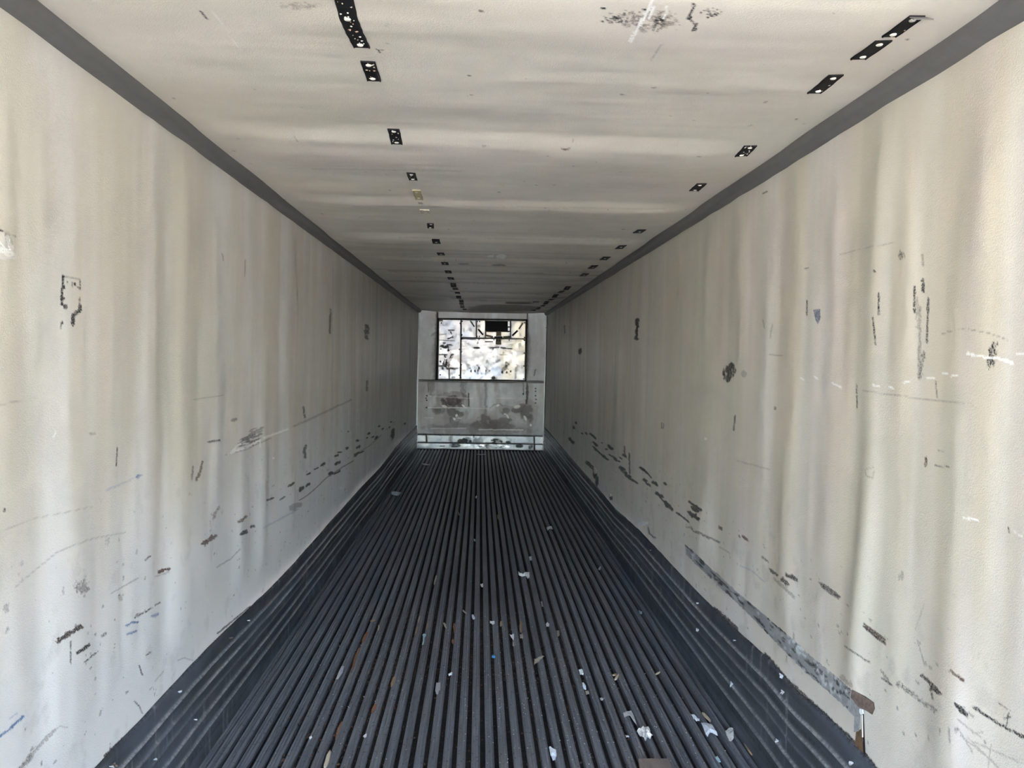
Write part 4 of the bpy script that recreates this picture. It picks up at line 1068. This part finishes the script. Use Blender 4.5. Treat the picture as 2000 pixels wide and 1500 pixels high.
def strip(path, wid, mat, label, group, rivets=2, flecks=0, th=.006, seed=0, saw=True, lip=False):
    """path: centre points on the ceiling, wid: metres"""
    P = [np.array(p) for p in path]
    q = random.Random(seed)
    root = empty('retaining_strip', P[0] - np.array([0, 0, .006]))
    tag(root, label, 'strip', group)
    L_ = [0]
    for a, b in zip(P[:-1], P[1:]): L_.append(L_[-1] + np.linalg.norm(b - a))
    n = max(4, int(L_[-1] / .02))
    ts = np.linspace(0, L_[-1], n)
    ctr = np.stack([np.interp(ts, L_, [p[i] for p in P]) for i in range(3)], 1)
    tan = np.gradient(ctr, axis=0)
    tan[:, 2] = 0
    tan /= np.linalg.norm(tan, axis=1)[:, None]
    side = np.stack([tan[:, 1], -tan[:, 0], np.zeros(n)], 1)
    V = []; F_ = []
    for i in range(n):
        jw = q.uniform(-.0012, .0012) if saw else 0
        for k, (u, dz) in enumerate(((-.5, .004), (-.5, -th * .7), (-.44, -th), (-.40, -th * .62), (.40, -th * .62), (.44, -th), (.5, -th * .7), (.5, .004))):
            pt = ctr[i] + side[i] * (u * wid + jw)
            zc = H - float(ceil_drop(np.array([pt[0]]), np.array([pt[1]]))[0])
            V.append((pt[0], pt[1], zc + dz))
    for i in range(n - 1):
        for k in range(7):
            F_.append((i * 8 + k, i * 8 + k + 1, (i + 1) * 8 + k + 1, (i + 1) * 8 + k))
    F_.append(tuple(range(7, -1, -1))); F_.append(tuple((n - 1) * 8 + k for k in range(8)))
    def add(o):
        o.parent = root; o.matrix_parent_inverse = Matrix.Translation(root.location).inverted()
        return o
    add(mesh_obj('strip_body', V, F_, mat))
    def at(t, u):
        fi = min(n - 1.001, max(0, t * (n - 1)))
        i = int(fi)
        pt = ctr[i] + (ctr[i + 1] - ctr[i]) * (fi - i) + side[i] * u * wid
        zc = H - float(ceil_drop(np.array([pt[0]]), np.array([pt[1]]))[0])
        return np.array([pt[0], pt[1], zc - th * .6])
    pale = mat is not mat_black
    for t in ([.15, .85] if rivets == 2 else ([.5] if rivets == 1 else [.06, .48, .94] if rivets == 3 else [])):
        add(dome('rivet', at(t, q.uniform(-.08, .08)), (0, 0, -1), min(.0095, wid * .22), .004, mat_rivet if not pale else mat_palewood, None, 10))
    for k in range(flecks):
        t, u = q.random(), q.uniform(-.36, .36)
        p = at(t, u); r = q.uniform(.0016, .005)
        nn = 6
        V2 = [(p[0], p[1], p[2] - .0022)]
        for j in range(nn):
            a = 2 * math.pi * j / nn
            r2 = r * q.uniform(.4, 1.4)
            V2.append((p[0] + r2 * math.cos(a), p[1] + r2 * 1.3 * math.sin(a), p[2] + .0003))
        add(mesh_obj('glue_fleck', V2, [(0, 1 + (j + 1) % nn, 1 + j) for j in range(nn)], q.choice([mat_rivet, mat_rivet, mat_rusty, mat_palewood])))
    if lip:
        a, b = at(.0, -.5), at(.0, .5)
        d = -tan[0]
        V3 = [tuple(a), tuple(b), tuple(b + d * .018 + np.array([.010, 0, -.012])), tuple(a + d * .018 + np.array([0, 0, -.012])),
              tuple(a + np.array([0, 0, -.003])), tuple(b + np.array([0, 0, -.003])), tuple(b + d * .018 + np.array([.010, 0, -.015])), tuple(a + d * .018 + np.array([0, 0, -.015]))]
        add(mesh_obj('bent_end', V3, [(0, 1, 2, 3), (7, 6, 5, 4), (0, 4, 5, 1), (1, 5, 6, 2), (2, 6, 7, 3), (3, 7, 4, 0)], mat_cove))
    return root

def quad_path(q):
    """photograph corners tl, tr, br, bl of a strip -> centre path and width"""
    p = [ceil_pt(*t) for t in q]
    a, b = (p[0] + p[1]) / 2, (p[2] + p[3]) / 2
    wd = (abs(p[1][0] - p[0][0]) + abs(p[2][0] - p[3][0])) / 2
    return [a, b], wd

g_in, g_cove = 'strips in the row away from the cove', 'strips in the row beside the cove'
pth = [ceil_pt(*t) for t in ((663, -40), (669, -14), (677, 20), (686, 48), (706, 91))]
strip(pth, .047, mat_black, 'long kinked black strip crossing the top edge, spattered with pale glue', g_in, 3, 34, seed=1)
near_in = [(((703, 119), (733, 119), (743, 155), (719, 158)), mat_black, 'black strip thick with white glue spots, next behind the long kinked one', 14),
           (((756, 251), (780, 251), (786, 280), (765, 281)), mat_black, 'black strip by itself on the bright ceiling ridge, third in the row off the cove', 8),
           (((793, 337), (812, 337), (814, 351), (800, 351)), mat_black, 'small black strip just before the two pale strips', 5),
           (((805, 371), (822, 371), (826, 390), (812, 389)), mat_olive, 'olive-tan strip with two rivets, the longer of the pale pair', 0),
           (((819, 409), (840, 409), (840, 416), (824, 416)), mat_cream, 'short cream strip almost the colour of the ceiling', 0),
           (((834, 436), (847, 436), (847, 445), (835, 445)), mat_black, 'small black strip just beyond the short cream strip', 2)]
for i, (q, mt, lb_, fl) in enumerate(near_in):
    pth, wd = quad_path(q)
    strip(pth, max(.03, wd), mt, lb_, g_in, 2, fl, seed=10 + i)
near_cove = [(((1776, 30), (1808, 30), (1751, 70), (1723, 70)), 'black strip with a bent grey end, largest beside the cove', 2, True),
             (((1711, 78), (1743, 79), (1692, 114), (1662, 114)), 'black strip with two white rivets, end to end with the bent one', 0, False),
             (((1620, 145), (1648, 146), (1603, 181), (1578, 180)), 'black strip with a few glue specks, third along the cove', 4, False),
             (((1454, 284), (1478, 284), (1459, 304), (1435, 304)), 'black strip with a greyish glue-smeared face, fourth along the cove', 12, False),
             (((1361, 358), (1380, 358), (1365, 372), (1346, 372)), 'small clean black strip, fifth along the cove', 0, False)]
for i, (q, lb_, fl, lip) in enumerate(near_cove):
    pth, wd = quad_path(q)
    strip(pth, max(.03, wd), mat_black, lb_, g_cove, 2, fl, seed=30 + i, lip=lip)
far_in = [(852, 472), (861, 495.6), (869, 514), (875.4, 530.6), (880.6, 543.6), (885.4, 556.4), (889.6, 564.4), (893.4, 574), (896, 580), (901, 588), (901.5, 593), (903, 598), (907.6, 604)]
far_cove = [(1249, 451.5), (1212.5, 482), (1182, 504), (1158, 521.5), (1141, 536.6), (1108, 561.6), (1096, 569.6), (1085, 578.6), (1076, 585), (1067, 590), (1060.4, 597), (1051.6, 602), (1042, 606)]
for lst, g_, base_n, what in ((far_in, g_in, 8, 'row off the cove'), (far_cove, g_cove, 6, 'row along the cove')):
    for i, (px, py) in enumerate(lst):
        p = ceil_pt(px, py)
        gap_ = min([abs(ceil_pt(*t)[1] - p[1]) for t in lst if t != (px, py)])
        ln_ = min(.16 + .03 * min(i, 8), .7 * gap_)
        pth = [p + np.array([0, -ln_ / 2, 0]), p + np.array([0, ln_ / 2, 0])]
        o = strip(pth, .058 + .002 * min(i, 5), mat_black, 'small black strip on the dim ceiling, %s in the %s' % (ORD[base_n + i - 1], what), g_, 1 if i < 6 else 0, 0, seed=50 + i)

# ------------------------------------------------------------------ litter on the floor
def scrap(name, label, cat, outline, mat, z=.004, amp=.004, th=.0012, group=None, fold=0.0, seed=None):
    """a torn flat bit with a crumpled face; outline in photograph points lying on the floor"""
    q = random.Random(seed if seed is not None else int(outline[0][0] * 7 + outline[0][1]))
    pts = []
    n0 = len(outline)
    for i in range(n0):
        a, b = outline[i], outline[(i + 1) % n0]
        for k in range(2):
            t = k / 2
            pts.append((a[0] + (b[0] - a[0]) * t, a[1] + (b[1] - a[1]) * t))
    g = [on_floor(x, y, z) for x, y in pts]
    c = sum(g) / len(g)
    n = len(g)
    rings = (1.0, .66, .33)
    top = []
    for r in rings:
        for p in g:
            s = c + (p - c) * r
            h = q.uniform(0, amp) + fold * (1 - r) * .5
            top.append((s[0] - c[0], s[1] - c[1], h))
    top.append((0, 0, q.uniform(0, amp) + fold * .4))
    V = top + [(x, y, zz - th) for x, y, zz in top]
    N = len(top); F_ = []
    for off, rev in ((0, False), (N, True)):
        for k in range(2):
            for i in range(n):
                j = (i + 1) % n
                f = (off + k * n + i, off + k * n + j, off + (k + 1) * n + j, off + (k + 1) * n + i)
                F_.append(f[::-1] if rev else f)
        for i in range(n):
            f = (off + 2 * n + i, off + 2 * n + (i + 1) % n, off + N - 1)
            F_.append(f[::-1] if rev else f)
    for i in range(n):
        j = (i + 1) % n
        F_.append((i, N + i, N + j, j))
    o = mesh_obj(name, V, F_, mat)
    o.location = tuple(float(v) for v in c)
    return tag(o, label, cat, group)

def chip(name, label, cat, a, b, wid, mat, z=.004, th=.005, group=None, bend=.0):
    """a sliver from photograph point a to b, wid metres across, pointed at one end"""
    A_, B_ = on_floor(*a, z), on_floor(*b, z)
    c = (A_ + B_) / 2
    d = B_ - A_; L_ = np.linalg.norm(d); d /= L_
    s = np.array([d[1], -d[0], 0])
    q = random.Random(int(a[0] * 3 + a[1]))
    V = []; F_ = []
    prof = ((0, .35), (.10, .85), (.35, 1.0), (.65, .92), (.88, .6), (1.0, .12))
    for t, wv in prof:
        k = (t - .5) * L_
        o_ = q.uniform(-.12, .12) * wid + bend * math.sin(t * math.pi)
        for u, h in ((-.5, 0), (.5, 0), (.42, th), (-.42, th * q.uniform(.7, 1))):
            p = d * k + s * (u * wid * wv + o_)
            V.append((p[0], p[1], h))
    m_ = len(prof)
    for i in range(m_ - 1):
        for k in range(4):
            F_.append((i * 4 + k, i * 4 + (k + 1) % 4, (i + 1) * 4 + (k + 1) % 4, (i + 1) * 4 + k))
    F_.append((3, 2, 1, 0)); F_.append(tuple((m_ - 1) * 4 + k for k in range(4)))
    o = mesh_obj(name, V, F_, mat)
    o.location = tuple(float(v) for v in c)
    return tag(o, label, cat, group)

G_P, G_W = 'torn paper scraps on the floor', 'wood chips on the floor'
S = lambda label, outline, mat=mat_paper, amp=.006, fold=0.0, name='paper_scrap', cat='paper', z=.004: scrap(name, label, cat, outline, mat, z, amp, .0012, G_P, fold)
# --- large scraps near the camera
S('large pale blue folded paper with a notched end, near the scuff band', [(1369, 1414), (1380, 1412), (1390, 1415), (1397, 1427), (1402, 1437), (1396, 1435), (1388, 1432), (1382, 1440), (1378, 1436), (1374, 1424)], mat_bluish, .008, .016)
S('white printed scrap shaped like a shield, beside the long brown sliver', [(1416, 1428), (1424, 1423), (1432, 1422), (1433, 1432), (1433, 1442), (1428, 1450), (1424, 1447), (1419, 1438)], mat_print, .006, .008)
S('big crumpled white paper with faint print just above the brown board', [(1244, 1430), (1251, 1427), (1254, 1424), (1258, 1421), (1266, 1425), (1272, 1435), (1275, 1441), (1270, 1445), (1264, 1446), (1262, 1453), (1258, 1447), (1250, 1441)], mat_print, .018, .014)
S('crumpled bluish-white paper with a pointed tip, between ribs near the bottom edge', [(1072, 1461), (1078, 1466), (1086, 1468), (1087, 1478), (1086, 1484), (1082, 1489), (1078, 1486), (1075, 1476)], mat_bluish, .016, .010)
S('folded white and grey paper bit directly above the large blue paper', [(1348, 1395), (1353, 1397), (1360, 1400), (1366, 1406), (1366, 1410), (1360, 1409), (1355, 1406)], mat_bluish, .008, .004)
S('small pale cyan label lying below the large blue folded paper', [(1397, 1479), (1401, 1477), (1405, 1482), (1408, 1489), (1404, 1490), (1400, 1485)], mat_cyan, .004, .0)
S('torn clear film curling over two ribs above the crumpled printed paper', [(1217, 1393), (1224, 1389), (1233, 1389), (1236, 1394), (1240, 1404), (1244, 1418), (1239, 1410), (1232, 1398), (1225, 1397), (1219, 1401)], mat_grey, .006, .004, 'plastic_film', 'film')
S('small grey-white bit between the clear film and the brown board', [(1221, 1436), (1227, 1437), (1229, 1440), (1223, 1440)], mat_grey, .004)
S('tiny clear crumpled bit alone right of the tan square', [(1171, 1365), (1175, 1364), (1179, 1367), (1175, 1370)], mat_grey, .008)
S('curled white paper bit with a dark notch, above the tan square', [(1130, 1310), (1134, 1308), (1138, 1311), (1140, 1318), (1138, 1322), (1133, 1319)], mat_paper, .012, .006)
S('narrow white bit touching the tan square', [(1137, 1334), (1140, 1335), (1144, 1340), (1145, 1348), (1141, 1348), (1138, 1342)], mat_bluish, .008, .004)
S('tan square of card lying by two white bits', [(1143, 1350), (1150, 1349), (1151, 1356), (1145, 1357)], mat_beige, .003)
S('beige kite-shaped torn paper with a thin tail, mid floor', [(1044, 1288), (1050, 1286), (1055, 1282), (1063, 1282), (1058, 1286), (1053, 1293), (1048, 1296), (1043, 1300)], mat_beige, .006, .006)
S('grey rectangular paper with a ragged end between two ribs', [(852, 1334), (860, 1333), (860, 1349), (857, 1350), (856, 1357), (852, 1357), (850, 1348)], mat_grey, .005)
S('grey pointed plastic shard lying alone on the shaded ribs', [(667, 1302), (672, 1302), (669, 1314), (661, 1326), (656, 1327), (661, 1314)], mat_grey, .004, 0, 'plastic_shard', 'plastic')
S('bent pale blue clip with a thin stem, among brown chips', [(825, 1240), (828, 1238), (832, 1239), (832, 1242), (829, 1243), (829, 1251), (827, 1259), (824, 1260), (826, 1252), (826, 1243)], mat_cyan, .004, 0, 'plastic_clip', 'plastic')
S('bright white crumpled bit with a leaf end, in a groove at mid floor', [(921, 1203), (924, 1201), (927, 1205), (928, 1210), (926, 1212), (922, 1209)], mat_bluish, .010, .006)
S('white twisted bit in the groove above the blue bottle cap', [(957, 1213), (961, 1216), (966, 1213), (966, 1219), (961, 1221), (957, 1217)], mat_paper, .010, .004)
S('white three-pointed bit below the orange-brown chip', [(995, 1240), (1000, 1242), (1004, 1238), (1004, 1247), (1003, 1252), (999, 1246)], mat_paper, .008, .003)
S('white paper ring on a rib, among dark crumbs', [(1066, 1219), (1069, 1216), (1073, 1219), (1072, 1224), (1067, 1224)], mat_paper, .006)
S('small greyish curl above the paper ring', [(1056, 1176), (1059, 1175), (1060, 1182), (1062, 1186), (1058, 1186)], mat_grey, .008)
S('brownish square scrap stained into the ribs near the paper ring', [(1087, 1232), (1092, 1231), (1093, 1241), (1089, 1244)], mat_beige, .003)
S('torn white paper shaped like two lobes, larger of the mid-floor scraps', [(1012, 1118), (1016, 1122), (1022, 1122), (1026, 1119), (1034, 1119), (1034, 1129), (1031, 1131), (1026, 1126), (1020, 1127), (1013, 1124)], mat_paper, .012, .006)
S('small bright white square scrap above the two-lobed paper', [(1033, 1088), (1038, 1087), (1039, 1094), (1035, 1095)], mat_bluish, .005)
S('crumpled white arch of paper on the far floor', [(1067, 1034), (1070, 1029), (1075, 1028), (1080, 1034), (1078, 1037), (1074, 1033), (1069, 1037)], mat_paper, .02, .010)
S('flat white torn card far down the floor toward the wall', [(764.5, 961), (774, 961), (784.5, 962), (782, 966), (779, 969), (772, 968), (765, 966.5)], mat_bluish, .012, .0)
S('white scrap standing on edge near the scuff band at mid distance', [(1168, 1112), (1171, 1108), (1174, 1107), (1173, 1113), (1170, 1115)], mat_paper, .010, .004)
S('pale cyan scrap by thin white scratches near the scuff band', [(1247, 1192), (1250, 1194), (1254, 1195), (1254, 1200), (1250, 1200)], mat_cyan, .006, .003)
S('pale scrap in the groove beyond the wood sliver', [(894, 1000), (897, 1003), (899, 1008), (895, 1007)], mat_beige, .012)
S('pale strip lying across the ribs near the front wall', [(862, 887.6), (872, 886.4), (880, 887), (880, 888.6), (870, 888.4)], mat_grey, .01) if False else None
S('pale strip lying across the ribs close to the front wall', [(931, 887), (940, 887.5), (949, 887.3), (950, 888.8), (940, 889.2), (932, 888.4)], mat_grey, .012)
S('pale twisted strip across ribs, second from the front wall', [(823, 908), (828, 906), (834, 907.5), (840, 908), (839, 909.8), (829, 909)], mat_grey, .02)
S('tiny white scrap standing in a groove far down the floor', [(928, 973), (931, 969), (932, 971), (930, 974.5)], mat_paper, .016)
S('small white scrap in the groove below the far orange chip', [(925, 1053), (928, 1054), (929, 1058), (926, 1058)], mat_grey, .010)
S('pale rolled bit next to the wood sliver, close to the ridge line', [(938, 1141), (943, 1141), (944, 1147), (940, 1148)], mat_paper, .010)
S('white pellet in a groove on the shaded side', [(604, 1440), (608, 1439), (610, 1442), (607, 1445), (604, 1444)], mat_paper, .008, .006)
S('small pale bit caught at a black gap between ribs', [(709, 1440), (714, 1434), (717, 1434), (716, 1439), (712, 1443)], mat_paper, .006)
S('small white curl between the wood chip and the grey paper', [(875, 1318), (880, 1314), (884, 1314), (883, 1319), (877, 1321)], mat_paper, .008)
S('little tan and white bit below the orange-brown chip', [(1015, 1240), (1021, 1239), (1022, 1247), (1016, 1247)], mat_beige, .005)
S('small beige pebble-like bit under the three-pointed white bit', [(1001, 1255), (1005, 1255), (1005, 1263), (1001, 1263)], mat_beige, .008, .004)
# --- wood, leaves and chips
K = lambda label, a, b, wid, mat, z=.004, th=.006, name='wood_chip', cat='wood chip', bend=0.0: chip(name, label, cat, a, b, wid, mat, z, th, G_W, bend)
K('long thin brown sliver lying beside the shield-shaped scrap', (1470, 1476), (1436, 1416), .022, mat_wood, .003, .007, 'wood_sliver', 'sliver')
K('pale tan pointed stick in a groove at the bottom edge', (634, 1502), (645, 1469), .020, mat_palewood, -.006, .012, 'wood_stick', 'stick')
K('tan chip just above the pale blue folded paper', (1372, 1393), (1388, 1410), .017, mat_palewood, .003, .006)
K('reddish-tan chip with a whitish end, alone between two ribs', (771, 1323), (764, 1342), .018, mat_wood, .002, .006)
K('orange-brown chip, longest of the mid-floor chips', (1017, 1213), (1017, 1236), .018, mat_wood, .002, .006)
K('cream diamond-shaped chip in the mid-floor chip cluster', (867, 1217), (872, 1228), .014, mat_palewood, .002, .005)
K('brown chip sunk in the groove right of the cream diamond', (887, 1219), (888, 1236), .016, mat_redwood, -.006, .008)
K('short red-brown chip further down the same groove as the sunk one', (885, 1251), (886, 1259), .020, mat_redwood, -.006, .010)
K('dark brown splinter beside the bent pale blue clip', (815, 1226), (811, 1242), .014, mat_wood, -.006, .008)
K('pale round-ended chip above the dark brown splinter', (821, 1204), (817, 1216), .014, mat_beige, .0, .005)
K('small brown chip hidden by a rib right of the pale round-ended chip', (835, 1219), (833, 1231), .012, mat_wood, -.004, .006)
K('curved tan husk above the bright white crumpled bit', (905, 1192), (912, 1199), .012, mat_palewood, .002, .004, bend=.004)
K('tan thumb-shaped chip above the blue bottle cap', (979, 1214), (978, 1224), .018, mat_wood, .0, .006)
K('long pale wood sliver in a groove at mid distance', (853, 1124), (848, 1143), .016, mat_palewood, -.002, .005, 'wood_sliver', 'sliver')
K('small orange chip far down the floor', (972.5, 1006), (973.5, 1016), .022, mat_wood, .0, .006)
K('pair-cut tan chip, upper half, by a dark scuff', (1197, 1320), (1204, 1317), .016, mat_wood, .002, .007)
K('pair-cut tan chip, lower half, leaning on the upper', (1201, 1329), (1208, 1318), .013, mat_palewood, .002, .008)
K('golden chip alone toward the scuff band', (1281, 1318), (1289, 1312), .014, mat_palewood, .002, .005)
K('round dry brown leaf bit at the edge of a black gap', (724, 1214), (733, 1212), .03, mat_wood, .0, .004, 'leaf_bit', 'leaf')
K('cream seed-like chip below the round leaf bit', (740, 1222), (739, 1232), .010, mat_palewood, .0, .006)
K('curled reddish leaf lying in a gap, larger leaf of the two', (718, 1236), (708, 1256), .022, mat_redwood, -.006, .008, 'leaf_bit', 'leaf')
K('long rusty peel lying in the black gap', (702, 1268), (687, 1312), .014, mat_redwood, -.010, .010, 'bark_peel', 'bark', .004)
K('curled rusty bark in the gap behind the reddish-tan chip', (734, 1378), (727, 1396), .020, mat_redwood, -.010, .010, 'bark_peel', 'bark')
K('thin rusty bark shreds deep in the gap near the tan stick', (668, 1412), (655, 1448), .012, mat_redwood, -.012, .008, 'bark_peel', 'bark', .004)
# blue cap
def cap(px, py, r):
    p = on_floor(px, py, .0)
    V = []; F_ = []; n = 16
    for rr_, zz in ((r, 0), (r, .010), (r * .92, .013), (r * .6, .0135)):
        for k in range(n):
            t = 2 * math.pi * k / n
            V.append((rr_ * math.cos(t), rr_ * math.sin(t), zz))
    for a in range(3):
        for k in range(n):
            j = (k + 1) % n
            F_.append((a * n + k, a * n + j, (a + 1) * n + j, (a + 1) * n + k))
    F_.append(tuple(range(3 * n, 4 * n)))
    o = mesh_obj('bottle_cap', V, F_, mat_bluebit)
    o.location = tuple(float(v) for v in p)
    return tag(o, 'small blue round plastic cap in a floor groove', 'cap')
cap(964, 1284, .011)
# brown board cut by the bottom of the frame
q = [on_floor(1246.5, 1481, .014), on_floor(1304, 1481, .014), on_floor(1318, 1506, .014), on_floor(1250, 1508, .014)]
bo = prism('brown_board', [(p[0] - q[0][0], p[1] - q[0][1], -.0135) for p in q], (0, 0, .0135), mat_card, None, .002)
bo.location = (float(q[0][0]), float(q[0][1]), .014)
tag(bo, 'dull brown board end lying flat on the ribs at the bottom edge', 'board')

# ---- uncountable dirt: crumbs in the grooves and white specks on the ribs
def crumbs(name, label, n, size, mat, area, seed, z, in_groove):
    q = np.random.RandomState(seed)
    V = []; F_ = []
    for i in range(n):
        y0, y1, x0, x1 = area[i % len(area)]
        y = q.uniform(y0, y1); x = q.uniform(x0, x1)
        k = math.floor(x / PITCH_R)
        x = (k + (0.0 if in_groove else .5)) * PITCH_R + q.uniform(-1, 1) * (.009 if in_groove else .019)
        r = size * q.uniform(.35, 1.3)
        b = len(V)
        zz = z + (q.uniform(0, .012) if in_groove else 0)
        for j in range(4):
            a = j * math.pi / 2 + q.uniform(-.4, .4)
            V.append((x + r * math.cos(a), y + 1.4 * r * math.sin(a), zz))
        V.append((x + q.uniform(-.3, .3) * r, y, zz + r * .9))
        F_ += [(b, b + 1, b + 4), (b + 1, b + 2, b + 4), (b + 2, b + 3, b + 4), (b + 3, b, b + 4), (b + 3, b + 2, b + 1, b)]
    return V, F_
V1, F1 = crumbs('dirt_crumbs', '', 3400, .0058, None, [(4.3, 5.6, -.5, .7), (4.2, 5.4, -.1, .6), (3.2, 7.5, -.9, .9)], 3, -.030, True)
V2, F2 = crumbs('dirt_crumbs', '', 900, .0060, None, [(4.2, 5.6, -.6, .3), (3.3, 5.0, -.9, -.4), (3.3, 6.5, -.8, .8)], 4, -.024, True)
o = mesh_obj('dirt_crumbs', V1 + V2, F1 + [tuple(i + len(V1) for i in f) for f in F2], mat_crumb)
o.data.materials.append(mat_rustcrumb)
for i, p_ in enumerate(o.data.polygons):
    if i >= len(F1): p_.material_index = 1
tag(o, 'dark and rust-brown dirt crumbs packed into the floor grooves', 'debris', None, 'stuff')
V1, F1 = crumbs('white_specks', '', 750, .0030, None, [(3.2, 5.5, -1.0, 1.1), (3.2, 4.5, 0, 1.0), (3.2, 9, -1.1, 1.1)], 5, .0, False)
tag(mesh_obj('white_specks', V1, F1, mat_speck), 'tiny white specks scattered over the ribs', 'debris', None, 'stuff')
